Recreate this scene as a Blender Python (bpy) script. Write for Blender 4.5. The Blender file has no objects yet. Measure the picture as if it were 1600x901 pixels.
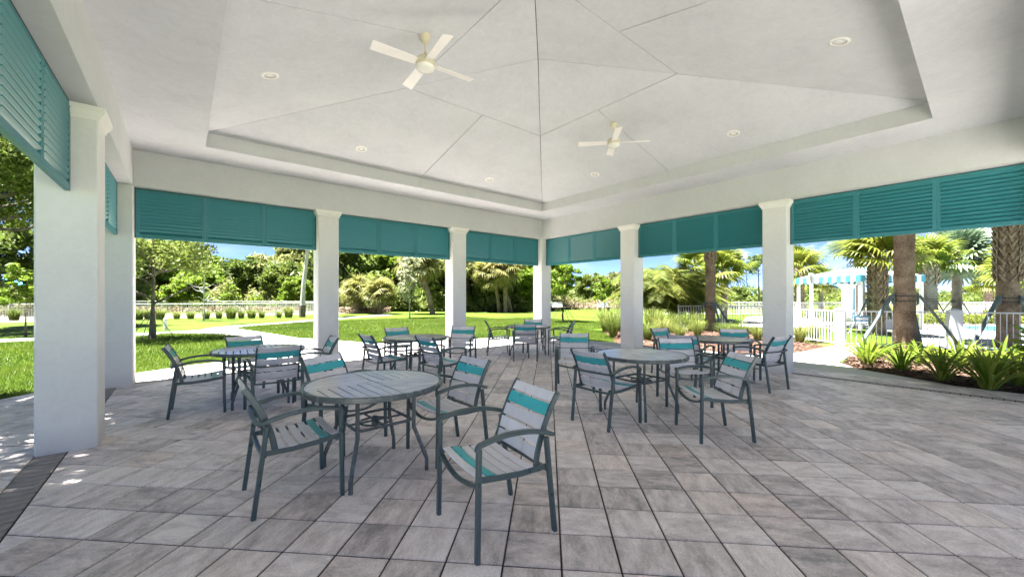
import bpy, math, random
import numpy as np
from mathutils import Vector, Matrix

random.seed(7); RNG = np.random.default_rng(11)
S = bpy.context.scene
COL = S.collection
R = math.radians

# ------------------------------------------------------------------ camera
YAW = 50.2213; FPX = 615.65; Y0 = 464.41; EYE = 1.5
cd = bpy.data.cameras.new('camera'); cam = bpy.data.objects.new('camera', cd); COL.objects.link(cam)
cam.location = (0, 0, EYE); cam.rotation_euler = (R(90), 0, R(YAW - 90))
cd.sensor_fit = 'HORIZONTAL'; cd.sensor_width = 36; cd.lens = FPX / 1600 * 36
cd.shift_y = (Y0 - 450.5) / 1600; cd.clip_start = 0.05; cd.clip_end = 3000
S.camera = cam

# ------------------------------------------------------------------ sky, sun, exposure
SUN_EL, SUN_AZ = 73.0, 150.0        # azimuth of the sun, counter-clockwise from +X
W = bpy.data.worlds.new('World'); S.world = W; W.use_nodes = True
wn, wl = W.node_tree.nodes, W.node_tree.links
bg = wn['Background']; sky = wn.new('ShaderNodeTexSky'); sky.sky_type = 'NISHITA'; sky.sun_disc = False
sky.sun_elevation = R(SUN_EL); sky.sun_rotation = R(90 - SUN_AZ)
sky.altitude = 0; sky.air_density = 0.085; sky.dust_density = 0.0; sky.ozone_density = 1.5
tc = wn.new('ShaderNodeTexCoord'); mp = wn.new('ShaderNodeMapping'); mp.inputs['Scale'].default_value = (1.6, 1.6, 6.5)
nz = wn.new('ShaderNodeTexNoise'); nz.inputs['Scale'].default_value = 1.7; nz.inputs['Detail'].default_value = 7; nz.inputs['Roughness'].default_value = 0.56
rp = wn.new('ShaderNodeValToRGB'); rp.color_ramp.elements[0].position = 0.50; rp.color_ramp.elements[1].position = 0.78
rp.color_ramp.elements[1].color = (0.6, 0.6, 0.6, 1)
mx = wn.new('ShaderNodeMix'); mx.data_type = 'RGBA'; mx.inputs['B'].default_value = (1.7, 1.78, 1.9, 1)
wl.new(tc.outputs['Generated'], mp.inputs['Vector']); wl.new(mp.outputs['Vector'], nz.inputs['Vector'])
wl.new(nz.outputs['Fac'], rp.inputs['Fac']); wl.new(rp.outputs['Color'], mx.inputs['Factor'])
wl.new(sky.outputs['Color'], mx.inputs['A']); wl.new(mx.outputs['Result'], bg.inputs['Color'])
bg.inputs['Strength'].default_value = 0.085
sd = bpy.data.lights.new('sun', 'SUN'); sd.energy = 3.9; sd.angle = R(0.5); sd.color = (1.0, 0.965, 0.91)
sun = bpy.data.objects.new('sun', sd); COL.objects.link(sun)
sv = Vector((math.cos(R(SUN_EL)) * math.cos(R(SUN_AZ)), math.cos(R(SUN_EL)) * math.sin(R(SUN_AZ)), math.sin(R(SUN_EL))))
sun.rotation_euler = sv.to_track_quat('Z', 'Y').to_euler(); sun.location = sv * 40
S.view_settings.view_transform = 'Standard'; S.view_settings.look = 'None'
S.view_settings.exposure = 3.5; S.view_settings.gamma = 1.0; S.view_settings.use_curve_mapping = False
S.cycles.use_denoising = True; S.cycles.max_bounces = 12; S.cycles.diffuse_bounces = 8; S.cycles.glossy_bounces = 4
S.cycles.transparent_max_bounces = 8; S.cycles.sample_clamp_indirect = 6

# ------------------------------------------------------------------ helpers
FW = (math.cos(R(YAW)), math.sin(R(YAW))); RT = (math.sin(R(YAW)), -math.cos(R(YAW)))
def at(px, D):                      # ground position in the direction of photo column px at depth D metres
    r = D * (px - 800) / FPX
    return (D * FW[0] + r * RT[0], D * FW[1] + r * RT[1])
def project(x, y, z):
    D = x * FW[0] + y * FW[1]; r = x * RT[0] + y * RT[1]
    if D < 0.05: return None
    return (800 + FPX * r / D, Y0 + FPX * (EYE - z) / D, D)

class MB:
    def __init__(s): s.v = []; s.f = []
    def add(s, vs, fs):
        n = len(s.v); s.v += [tuple(p) for p in vs]; s.f += [tuple(i + n for i in f) for f in fs]; return s
    def box(s, x0, x1, y0, y1, z0, z1):
        return s.add([(x0, y0, z0), (x1, y0, z0), (x1, y1, z0), (x0, y1, z0), (x0, y0, z1), (x1, y0, z1), (x1, y1, z1), (x0, y1, z1)],
                     [(3, 2, 1, 0), (4, 5, 6, 7), (0, 1, 5, 4), (1, 2, 6, 5), (2, 3, 7, 6), (3, 0, 4, 7)])
    def sweep(s, path, w, h, ref=(0, 0, 1), ch=0.25, cap=True):     # chamfered rectangular bar along a path
        P = [Vector(p) for p in path]; ref = Vector(ref); n0 = len(s.v); k = ch * min(w, h)
        prof = [(-w/2 + k, -h/2), (w/2 - k, -h/2), (w/2, -h/2 + k), (w/2, h/2 - k), (w/2 - k, h/2), (-w/2 + k, h/2), (-w/2, h/2 - k), (-w/2, -h/2 + k)]
        m = len(prof); vs = []; fs = []
        for i, p in enumerate(P):
            t = (P[min(i + 1, len(P) - 1)] - P[max(i - 1, 0)]).normalized()
            a = ref.cross(t)
            if a.length < 1e-4: a = Vector((1, 0, 0)).cross(t)
            a.normalize(); b = t.cross(a)
            vs += [p + a * u + b * v for u, v in prof]
        for i in range(len(P) - 1):
            for j in range(m):
                fs.append((i*m + j, i*m + (j+1) % m, (i+1)*m + (j+1) % m, (i+1)*m + j))
        if cap: fs += [tuple(range(m - 1, -1, -1)), tuple((len(P)-1)*m + j for j in range(m))]
        return s.add(vs, fs)
    def tube(s, path, radii, n=10, cap=True, wob=0.0, seed=0):
        P = [Vector(p) for p in path]; rr = random.Random(seed)
        if not hasattr(radii, '__len__'): radii = [radii] * len(P)
        vs = []; fs = []
        for i, p in enumerate(P):
            t = (P[min(i + 1, len(P) - 1)] - P[max(i - 1, 0)]).normalized()
            a = Vector((0.31, 0.95, 0.05)).cross(t)
            if a.length < 1e-3: a = Vector((1, 0, 0)).cross(t)
            a.normalize(); b = t.cross(a)
            for j in range(n):
                q = 2 * math.pi * j / n; r = radii[i] * (1 + wob * (rr.random() - .5))
                vs.append(p + (a * math.cos(q) + b * math.sin(q)) * r)
        for i in range(len(P) - 1):
            for j in range(n): fs.append((i*n + j, i*n + (j+1) % n, (i+1)*n + (j+1) % n, (i+1)*n + j))
        if cap: fs += [tuple(range(n - 1, -1, -1)), tuple((len(P)-1)*n + j for j in range(n))]
        return s.add(vs, fs)
    def lathe(s, prof, n=24, c=(0, 0, 0)):
        vs = [(c[0] + r * math.cos(2*math.pi*j/n), c[1] + r * math.sin(2*math.pi*j/n), c[2] + z) for r, z in prof for j in range(n)]
        fs = [(i*n + j, i*n + (j+1) % n, (i+1)*n + (j+1) % n, (i+1)*n + j) for i in range(len(prof)-1) for j in range(n)]
        return s.add(vs, fs)
    def prism(s, poly, z0, z1):
        n = len(poly)
        return s.add([(x, y, z0) for x, y in poly] + [(x, y, z1) for x, y in poly],
                     [tuple(range(n-1, -1, -1)), tuple(range(n, 2*n))] + [(i, (i+1) % n, n + (i+1) % n, n + i) for i in range(n)])
    def mesh(s, name, smooth=False):
        m = bpy.data.meshes.new(name); m.from_pydata(s.v, [], s.f); m.validate(); m.update()
        if smooth: m.polygons.foreach_set('use_smooth', [True] * len(m.polygons))
        return m

def fast_mesh(name, V, F):          # V (n,3) array, F (m,k) array of equal polygons
    m = bpy.data.meshes.new(name); k = F.shape[1]
    m.vertices.add(len(V)); m.vertices.foreach_set('co', np.asarray(V, np.float32).ravel())
    m.loops.add(F.size); m.loops.foreach_set('vertex_index', F.astype(np.int32).ravel())
    m.polygons.add(len(F)); m.polygons.foreach_set('loop_start', np.arange(0, F.size, k, dtype=np.int32))
    m.polygons.foreach_set('loop_total', np.full(len(F), k, np.int32))
    m.update(calc_edges=True); return m

def put(name, mesh, mat=None, parent=None, loc=None, rot=None, kind=None, scale=None):
    if isinstance(mesh, MB): mesh = mesh.mesh(name)
    o = bpy.data.objects.new(name, mesh); COL.objects.link(o)
    if mat is not None and (len(mesh.materials) == 0): mesh.materials.append(mat)
    if parent is not None: o.parent = parent
    if loc is not None: o.location = loc
    if rot is not None: o.rotation_euler = rot
    if scale is not None: o.scale = scale
    if kind: o['kind'] = kind
    return o
def thing(name, label, cat, loc=(0, 0, 0), rz=0.0, group=None):
    o = bpy.data.objects.new(name, None); COL.objects.link(o); o.location = loc; o.rotation_euler = (0, 0, rz)
    o.empty_display_size = 0.1
    return tag(o, label, cat, group)
def tag(o, label, cat, group=None):
    o['label'] = label; o['category'] = cat
    if group: o['group'] = group
    return o
def dup(root, loc, rz, label, group=None, scale=None):
    r = root.copy(); COL.objects.link(r); r.location = loc; r.rotation_euler = (0, 0, rz); r['label'] = label
    if group: r['group'] = group
    if scale is not None: r.scale = scale
    for ch in list(root.children):
        c = ch.copy(); COL.objects.link(c); c.parent = r
        for g in list(ch.children):
            d = g.copy(); COL.objects.link(d); d.parent = c
    return r

# ------------------------------------------------------------------ materials
def newmat(name):
    m = bpy.data.materials.new(name); m.use_nodes = True
    return m, m.node_tree.nodes, m.node_tree.links, m.node_tree.nodes['Principled BSDF']
def N(n, t, **k):
    x = n.new(t)
    for a, b in k.items():
        if a in x.inputs.keys() if hasattr(x.inputs, 'keys') else False: x.inputs[a].default_value = b
        else: setattr(x, a, b)
    return x
def plain(name, col, rough=0.5, spec=0.5, metal=0.0, var=0.08, scale=6.0, bump=0.0, bscale=60.0, coat=0.0, orand=0.0):
    m, n, l, b = newmat(name)
    b.inputs['Roughness'].default_value = rough; b.inputs['Metallic'].default_value = metal
    b.inputs['Specular IOR Level'].default_value = spec; b.inputs['Coat Weight'].default_value = coat
    tcn = N(n, 'ShaderNodeTexCoord'); nt = N(n, 'ShaderNodeTexNoise'); nt.inputs['Scale'].default_value = scale; nt.inputs['Detail'].default_value = 6
    l.new(tcn.outputs['Object'], nt.inputs['Vector'])
    r = N(n, 'ShaderNodeValToRGB'); r.color_ramp.elements[0].position = .3; r.color_ramp.elements[1].position = .7
    r.color_ramp.elements[0].color = (*[c * (1 - var) for c in col], 1); r.color_ramp.elements[1].color = (*[min(1, c * (1 + var)) for c in col], 1)
    l.new(nt.outputs['Fac'], r.inputs['Fac']); l.new(r.outputs['Color'], b.inputs['Base Color'])
    mr = N(n, 'ShaderNodeMapRange'); mr.inputs['To Min'].default_value = max(0, rough - .08); mr.inputs['To Max'].default_value = min(1, rough + .08)
    l.new(nt.outputs['Fac'], mr.inputs['Value']); l.new(mr.outputs['Result'], b.inputs['Roughness'])
    if orand:
        oi = N(n, 'ShaderNodeObjectInfo'); om = N(n, 'ShaderNodeMapRange'); om.inputs['To Min'].default_value = 1 - orand; om.inputs['To Max'].default_value = 1 + orand*.5
        l.new(oi.outputs['Random'], om.inputs['Value']); hs = N(n, 'ShaderNodeHueSaturation'); l.new(om.outputs['Result'], hs.inputs['Value']); l.new(r.outputs['Color'], hs.inputs['Color']); l.new(hs.outputs['Color'], b.inputs['Base Color'])
    if bump:
        nb = N(n, 'ShaderNodeTexNoise'); nb.inputs['Scale'].default_value = bscale; nb.inputs['Detail'].default_value = 5
        l.new(tcn.outputs['Object'], nb.inputs['Vector'])
        bp = N(n, 'ShaderNodeBump'); bp.inputs['Strength'].default_value = bump; bp.inputs['Distance'].default_value = .01
        l.new(nb.outputs['Fac'], bp.inputs['Height']); l.new(bp.outputs['Normal'], b.inputs['Normal'])
    return m
def stucco(name, col, dark, bump=0.25, dirt=False):
    m, n, l, b = newmat(name); b.inputs['Roughness'].default_value = .85
    g = N(n, 'ShaderNodeNewGeometry')
    a = N(n, 'ShaderNodeTexNoise'); a.inputs['Scale'].default_value = 1.3; a.inputs['Detail'].default_value = 9; a.inputs['Roughness'].default_value = .62
    c = N(n, 'ShaderNodeTexNoise'); c.inputs['Scale'].default_value = 9; c.inputs['Detail'].default_value = 8; c.inputs['Roughness'].default_value = .7; c.inputs['Distortion'].default_value = 1.2
    l.new(g.outputs['Position'], a.inputs['Vector']); l.new(g.outputs['Position'], c.inputs['Vector'])
    ad = N(n, 'ShaderNodeMath', operation='ADD'); l.new(a.outputs['Fac'], ad.inputs[0]); l.new(c.outputs['Fac'], ad.inputs[1])
    r = N(n, 'ShaderNodeValToRGB'); r.color_ramp.elements[0].position = .36; r.color_ramp.elements[1].position = .60
    r.color_ramp.elements[0].color = (*dark, 1); r.color_ramp.elements[1].color = (*col, 1)
    hf = N(n, 'ShaderNodeMath', operation='MULTIPLY'); hf.inputs[1].default_value = .5
    l.new(ad.outputs[0], hf.inputs[0]); l.new(hf.outputs[0], r.inputs['Fac']); l.new(r.outputs['Color'], b.inputs['Base Color'])
    if dirt:
        sx = N(n, 'ShaderNodeSeparateXYZ'); l.new(g.outputs['Position'], sx.inputs[0])
        hz = N(n, 'ShaderNodeMapRange'); hz.inputs['From Min'].default_value = .0; hz.inputs['From Max'].default_value = .28; hz.inputs['To Min'].default_value = .62; hz.inputs['To Max'].default_value = 0
        l.new(sx.outputs['Z'], hz.inputs['Value'])
        ml = N(n, 'ShaderNodeMath', operation='MULTIPLY'); l.new(hz.outputs['Result'], ml.inputs[0]); l.new(c.outputs['Fac'], ml.inputs[1])
        dm = N(n, 'ShaderNodeMix', data_type='RGBA'); dm.inputs['B'].default_value = (.34, .30, .25, 1)
        l.new(ml.outputs[0], dm.inputs['Factor']); l.new(r.outputs['Color'], dm.inputs['A']); l.new(dm.outputs['Result'], b.inputs['Base Color'])
    f = N(n, 'ShaderNodeTexNoise'); f.inputs['Scale'].default_value = 120; f.inputs['Detail'].default_value = 4
    l.new(g.outputs['Position'], f.inputs['Vector'])
    bp = N(n, 'ShaderNodeBump'); bp.inputs['Strength'].default_value = bump; bp.inputs['Distance'].default_value = .004
    l.new(f.outputs['Fac'], bp.inputs['Height']); l.new(bp.outputs['Normal'], b.inputs['Normal'])
    return m
def leafmat(name, c0, c1, c2, trans=.35, rough=.5, patch=.35):
    m, n, l, b = newmat(name); out = n['Material Output']
    g = N(n, 'ShaderNodeNewGeometry'); oi = N(n, 'ShaderNodeObjectInfo')
    nt = N(n, 'ShaderNodeTexNoise'); nt.inputs['Scale'].default_value = patch; nt.inputs['Detail'].default_value = 3
    l.new(g.outputs['Position'], nt.inputs['Vector'])
    ad = N(n, 'ShaderNodeMath', operation='MULTIPLY_ADD'); ad.inputs[1].default_value = .42
    l.new(g.outputs['Random Per Island'], ad.inputs[0]); l.new(nt.outputs['Fac'], ad.inputs[2])
    a2 = N(n, 'ShaderNodeMath', operation='MULTIPLY_ADD'); a2.inputs[1].default_value = .22
    l.new(oi.outputs['Random'], a2.inputs[0]); l.new(ad.outputs[0], a2.inputs[2])
    r = N(n, 'ShaderNodeValToRGB'); e = r.color_ramp.elements; e[0].position = .42; e[0].color = (*c0, 1); e[1].position = 1.05 if False else 1.0; e[1].color = (*c2, 1)
    x = e.new(.74); x.color = (*c1, 1)
    l.new(a2.outputs[0], r.inputs['Fac']); l.new(r.outputs['Color'], b.inputs['Base Color']); b.inputs['Roughness'].default_value = rough
    b.inputs['Specular IOR Level'].default_value = .3
    t = N(n, 'ShaderNodeBsdfTranslucent'); l.new(r.outputs['Color'], t.inputs['Color'])
    mxs = N(n, 'ShaderNodeMixShader'); mxs.inputs['Fac'].default_value = trans
    l.new(b.outputs[0], mxs.inputs[1]); l.new(t.outputs[0], mxs.inputs[2]); l.new(mxs.outputs[0], out.inputs['Surface'])
    return m
PV = 0.328; PA0 = 2.526; PB0 = 0.404                      # paver module and the phase of its diagonal grid
def pavermat(name, cols, cell=True):
    m, n, l, b = newmat(name); g = N(n, 'ShaderNodeNewGeometry')
    rot = N(n, 'ShaderNodeVectorRotate', rotation_type='Z_AXIS'); rot.inputs['Angle'].default_value = R(-45)
    l.new(g.outputs['Position'], rot.inputs['Vector'])
    mp2 = N(n, 'ShaderNodeMapping'); s = 1 / PV
    # after the rotation x=(X+Y)/sqrt2 and y=(Y-X)/sqrt2
    mp2.inputs['Location'].default_value = (-PA0 * s + 100, PB0 * s + 100, 0); mp2.inputs['Scale'].default_value = (s, s, 0)
    l.new(rot.outputs['Vector'], mp2.inputs['Vector'])
    fl = N(n, 'ShaderNodeVectorMath', operation='FLOOR'); l.new(mp2.outputs['Vector'], fl.inputs[0])
    wh = N(n, 'ShaderNodeTexWhiteNoise', noise_dimensions='3D'); l.new(fl.outputs['Vector'], wh.inputs['Vector'])
    sp = N(n, 'ShaderNodeSeparateColor'); l.new(wh.outputs['Color'], sp.inputs['Color'])
    off = N(n, 'ShaderNodeVectorMath', operation='SCALE'); off.inputs['Scale'].default_value = 37.0; l.new(wh.outputs['Color'], off.inputs[0])
    ps = N(n, 'ShaderNodeVectorMath', operation='ADD'); l.new(mp2.outputs['Vector'], ps.inputs[0]); l.new(off.outputs['Vector'], ps.inputs[1])
    def streak(sc):
        k = N(n, 'ShaderNodeMapping'); k.inputs['Scale'].default_value = sc; l.new(ps.outputs['Vector'], k.inputs['Vector'])
        t = N(n, 'ShaderNodeTexNoise'); t.inputs['Scale'].default_value = 1.0; t.inputs['Detail'].default_value = 12; t.inputs['Roughness'].default_value = .72; t.inputs['Distortion'].default_value = .25
        l.new(k.outputs['Vector'], t.inputs['Vector']); return t
    s1 = streak((1.3, 3.2, 1)); s2 = streak((3.2, 1.3, 1))
    gt = N(n, 'ShaderNodeMath', operation='GREATER_THAN'); gt.inputs[1].default_value = .5; l.new(sp.outputs['Green'], gt.inputs[0])
    sm = N(n, 'ShaderNodeMix'); l.new(gt.outputs[0], sm.inputs['Factor']); l.new(s1.outputs['Fac'], sm.inputs['A']); l.new(s2.outputs['Fac'], sm.inputs['B'])
    ad = N(n, 'ShaderNodeMath', operation='MULTIPLY_ADD'); ad.inputs[1].default_value = .21; l.new(sp.outputs['Red'], ad.inputs[0]); l.new(sm.outputs['Result'], ad.inputs[2])
    r = N(n, 'ShaderNodeValToRGB'); e = r.color_ramp.elements; e[0].position = .38; e[0].color = (*cols[0], 1); e[1].position = .76; e[1].color = (*cols[2], 1)
    x = e.new(.57); x.color = (*cols[1], 1); l.new(ad.outputs[0], r.inputs['Fac'])
    # a few warmer pavers
    wr = N(n, 'ShaderNodeMapRange'); wr.inputs['From Min'].default_value = .80; wr.inputs['From Max'].default_value = 1.0; wr.inputs['To Max'].default_value = .28
    l.new(sp.outputs['Blue'], wr.inputs['Value'])
    cm = N(n, 'ShaderNodeMix', data_type='RGBA', blend_type='MULTIPLY'); cm.inputs['B'].default_value = (1.18, 1.03, .84, 1)
    l.new(wr.outputs['Result'], cm.inputs['Factor']); l.new(r.outputs['Color'], cm.inputs['A'])
    # pale efflorescence specks and dirt
    w1 = N(n, 'ShaderNodeTexNoise'); w1.inputs['Scale'].default_value = 9.0; w1.inputs['Detail'].default_value = 14; w1.inputs['Roughness'].default_value = .86
    l.new(g.outputs['Position'], w1.inputs['Vector'])
    wr2 = N(n, 'ShaderNodeValToRGB'); wr2.color_ramp.elements[0].position = .53; wr2.color_ramp.elements[1].position = .66
    wr2.color_ramp.elements[1].color = (.85, .85, .85, 1)
    l.new(w1.outputs['Fac'], wr2.inputs['Fac'])
    c2 = N(n, 'ShaderNodeMix', data_type='RGBA'); c2.inputs['B'].default_value = (.86, .80, .76, 1)
    l.new(wr2.outputs['Color'], c2.inputs['Factor']); l.new(cm.outputs['Result'], c2.inputs['A']); 
    gr = N(n, 'ShaderNodeTexNoise'); gr.inputs['Scale'].default_value = 85; gr.inputs['Detail'].default_value = 5; gr.inputs['Roughness'].default_value = .7
    l.new(g.outputs['Position'], gr.inputs['Vector'])
    gv = N(n, 'ShaderNodeMapRange'); gv.inputs['From Min'].default_value = .3; gv.inputs['From Max'].default_value = .7; gv.inputs['To Min'].default_value = .80; gv.inputs['To Max'].default_value = 1.18
    l.new(gr.outputs['Fac'], gv.inputs['Value'])
    hs = N(n, 'ShaderNodeHueSaturation'); l.new(gv.outputs['Result'], hs.inputs['Value']); l.new(c2.outputs['Result'], hs.inputs['Color']); l.new(hs.outputs['Color'], b.inputs['Base Color'])
    b.inputs['Roughness'].default_value = .48; b.inputs['Specular IOR Level'].default_value = .5
    f = N(n, 'ShaderNodeTexNoise'); f.inputs['Scale'].default_value = 160; f.inputs['Detail'].default_value = 3; l.new(g.outputs['Position'], f.inputs['Vector'])
    bp = N(n, 'ShaderNodeBump'); bp.inputs['Strength'].default_value = .35; bp.inputs['Distance'].default_value = .002
    l.new(f.outputs['Fac'], bp.inputs['Height']); l.new(bp.outputs['Normal'], b.inputs['Normal'])
    return m
def groundmat(name, c0, c1, c2, scale=.7, fine=40.0, bump=.5, rough=.9):
    m, n, l, b = newmat(name); g = N(n, 'ShaderNodeNewGeometry'); b.inputs['Roughness'].default_value = rough; b.inputs['Specular IOR Level'].default_value = .2
    a = N(n, 'ShaderNodeTexNoise'); a.inputs['Scale'].default_value = scale; a.inputs['Detail'].default_value = 6
    c = N(n, 'ShaderNodeTexNoise'); c.inputs['Scale'].default_value = fine; c.inputs['Detail'].default_value = 6; c.inputs['Roughness'].default_value = .7
    l.new(g.outputs['Position'], a.inputs['Vector']); l.new(g.outputs['Position'], c.inputs['Vector'])
    mm = N(n, 'ShaderNodeMath', operation='MULTIPLY_ADD'); mm.inputs[1].default_value = .55; l.new(c.outputs['Fac'], mm.inputs[0])
    hh = N(n, 'ShaderNodeMath', operation='MULTIPLY'); hh.inputs[1].default_value = .45; l.new(a.outputs['Fac'], hh.inputs[0]); l.new(hh.outputs[0], mm.inputs[2])
    r = N(n, 'ShaderNodeValToRGB'); e = r.color_ramp.elements; e[0].position = .36; e[0].color = (*c0, 1); e[1].position = .64; e[1].color = (*c2, 1)
    x = e.new(.5); x.color = (*c1, 1); l.new(mm.outputs[0], r.inputs['Fac']); l.new(r.outputs['Color'], b.inputs['Base Color'])
    bp = N(n, 'ShaderNodeBump'); bp.inputs['Strength'].default_value = bump; bp.inputs['Distance'].default_value = .02
    l.new(c.outputs['Fac'], bp.inputs['Height']); l.new(bp.outputs['Normal'], b.inputs['Normal'])
    return m

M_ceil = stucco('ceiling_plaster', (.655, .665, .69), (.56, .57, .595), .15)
M_wall = stucco('stucco', (.82, .80, .77), (.75, .73, .70), .4, True)
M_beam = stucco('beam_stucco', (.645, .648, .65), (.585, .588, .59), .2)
M_trim = plain('white_trim', (.90, .87, .82), .4, var=.03)
M_joint = plain('joint_backing', (.10, .10, .09), .9)  # dark colour of the backing behind the open ceiling joints
M_roof = plain('roof_shingle', (.22, .21, .20), .9, var=.2)
M_teal = plain('shutter_paint', (.036, .22, .25), .38, var=.06, scale=3)
M_black = plain('gasket', (.012, .02, .02), .6)
M_frame = plain('chair_frame_paint', (.055, .084, .090), .30, spec=.55, var=.10, scale=14, bump=.05, bscale=220)
M_slat = plain('grey_slat', (.74, .71, .745), .30, var=.06, scale=9, bump=.04, bscale=120, orand=.10)
M_tealslat = plain('teal_slat', (.04, .43, .46), .30, var=.06, scale=9, bump=.04, bscale=120, orand=.14)
M_tslat = plain('table_slat', (.56, .54, .55), .16, var=.08, scale=9, bump=.05, bscale=90, orand=.10)
M_rim = plain('table_frame_paint', (.09, .108, .112), .26, var=.08, scale=14)
M_cream = plain('fan_cream', (.62, .57, .41), .35, var=.04)
M_blade = plain('fan_blade', (.93, .89, .86), .35, var=.03)
M_glass = plain('frosted_glass', (.88, .86, .80), .25, var=.02)
M_can = plain('lamp_baffle', (.34, .29, .20), .4)
M_paver = pavermat('paver', ((.30, .268, .262), (.625, .548, .53), (.88, .80, .775)))
M_brick = plain('edge_brick', (.27, .245, .235), .8, var=.28, scale=9, bump=.3)
M_sand = groundmat('joint_sand', (.035, .03, .026), (.055, .045, .038), (.09, .075, .06), 3, 60)
M_conc = groundmat('concrete', (.46, .445, .42), (.53, .515, .485), (.60, .585, .555), .5, 30, .15, .8)
M_deck = groundmat('pool_deck_concrete', (.34, .33, .315), (.40, .385, .365), (.46, .445, .425), .6, 25, .15, .8)
M_lawn = groundmat('lawn_ground', (.034, .066, .005), (.058, .102, .006), (.098, .142, .010), .35, 55, .9)
M_mulch = groundmat('mulch', (.02, .011, .008), (.075, .04, .027), (.17, .105, .075), 4, 38, 1.0)
M_bank = groundmat('sandy_bank', (.09, .09, .045), (.16, .15, .09), (.24, .225, .16), .25, 12, .5)
M_blade_g = leafmat('grass_blade', (.038, .080, .008), (.080, .142, .013), (.145, .20, .026), .35, .5, .30)
M_bark = groundmat('bark', (.05, .042, .034), (.115, .10, .08), (.20, .18, .15), 5, 26, .9)
M_bark_w = groundmat('pale_bark', (.30, .29, .26), (.42, .41, .38), (.54, .53, .5), 4, 18, .5)
M_palmtrunk = groundmat('palm_trunk', (.085, .058, .037), (.21, .155, .108), (.34, .275, .205), 3, 30, 1.0)
M_palmgrey = groundmat('grey_palm_trunk', (.13, .11, .095), (.22, .19, .165), (.33, .29, .25), 3, 24, .9)
M_boot = groundmat('palm_boot', (.12, .085, .06), (.25, .19, .14), (.40, .33, .26), 5, 30, .7)
M_oak = leafmat('oak_leaf', (.050, .085, .018), (.105, .155, .028), (.18, .22, .05), .5)
M_bright = leafmat('bright_leaf', (.065, .12, .012), (.13, .21, .018), (.22, .30, .04), .5)
M_olive = leafmat('olive_leaf', (.10, .125, .04), (.185, .21, .065), (.28, .285, .11), .5)
M_pale = leafmat('pale_leaf', (.16, .18, .09), (.28, .30, .17), (.40, .41, .27), .4)
M_dark = leafmat('dark_leaf', (.065, .10, .022), (.12, .17, .036), (.19, .235, .06), .5)
M_sabal = leafmat('sabal_frond', (.10, .115, .03), (.20, .21, .055), (.32, .29, .11), .45)
M_yellowpalm = leafmat('yellow_green_frond', (.060, .10, .012), (.135, .18, .022), (.245, .26, .045), .42)
M_bismarck = leafmat('silver_frond', (.09, .14, .085), (.16, .23, .15), (.26, .33, .22), .25)
M_dry = leafmat('dry_frond', (.12, .09, .055), (.22, .17, .11), (.34, .27, .19), .2)
M_areca = leafmat('areca_leaf', (.075, .125, .02), (.16, .215, .035), (.29, .30, .075), .5)
M_muhly = leafmat('grass_tuft', (.055, .088, .016), (.115, .16, .03), (.21, .225, .065), .4)
M_strap = leafmat('strap_leaf', (.06, .12, .012), (.13, .21, .018), (.25, .30, .05), .45, .35)
M_white = plain('white_aluminium', (.74, .74, .745), .4, var=.03)
M_brace = plain('grey_brace', (.105, .135, .14), .6, var=.15, scale=5)
M_water = plain('pool_water', (.06, .42, .44), .06, spec=.6, var=.05)
M_cabw = plain('canopy_white', (.55, .57, .58), .8, var=.03)
M_cabt = plain('canopy_teal', (.04, .21, .29), .8, var=.05)
M_sign = plain('sign_blue', (.05, .25, .40), .5)
M_dkmetal = plain('dark_metal', (.03, .032, .035), .5)
M_greybox = plain('pale_grey_panel', (.55, .56, .58), .5)

# ------------------------------------------------------------------ pavilion dimensions
Xa, Xc, Yb, Yd = -.66, 8.96, 9.24, -.49
w = .426; zc, zb, zs = 4.006, 3.403, 2.538
TX0, TX1, TY0, TY1, ZT, ZA = .28, 8.06, .47, 8.30, 4.24, 5.15
CX, CY = (TX0 + TX1) / 2, (TY0 + TY1) / 2

# ------------------------------------------------------------------ ground, path, beds
def inset_clip(poly, a, b, d=0.0):      # keep the part of poly left of line a->b moved inwards by d
    nx, ny = -(b[1]-a[1]), b[0]-a[0]; L = math.hypot(nx, ny) or 1; nx /= L; ny /= L
    f = lambda p: (p[0]-a[0])*nx + (p[1]-a[1])*ny - d
    out = []
    for i in range(len(poly)):
        p, q = poly[i], poly[(i+1) % len(poly)]; fp, fq = f(p), f(q)
        if fp >= 0: out.append(p)
        if (fp >= 0) != (fq >= 0):
            t = fp / (fp - fq); out.append((p[0] + t*(q[0]-p[0]), p[1] + t*(q[1]-p[1])))
    return out
def clip(poly, region):
    for i in range(len(region)):
        poly = inset_clip(poly, region[i], region[(i+1) % len(region)])
        if len(poly) < 3: return []
    return poly
def inset(poly, d):
    out = list(poly)
    for i in range(len(poly)):
        out = inset_clip(out, poly[i], poly[(i+1) % len(poly)], d)
        if len(out) < 3: return []
    return out
def area(p): return .5 * sum(p[i][0]*p[(i+1) % len(p)][1] - p[(i+1) % len(p)][0]*p[i][1] for i in range(len(p)))

def sheet(name, poly, z, mat, kind='structure', thick=.12):
    return put(name, MB().prism(poly, z - thick, z), mat, kind=kind)

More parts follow.
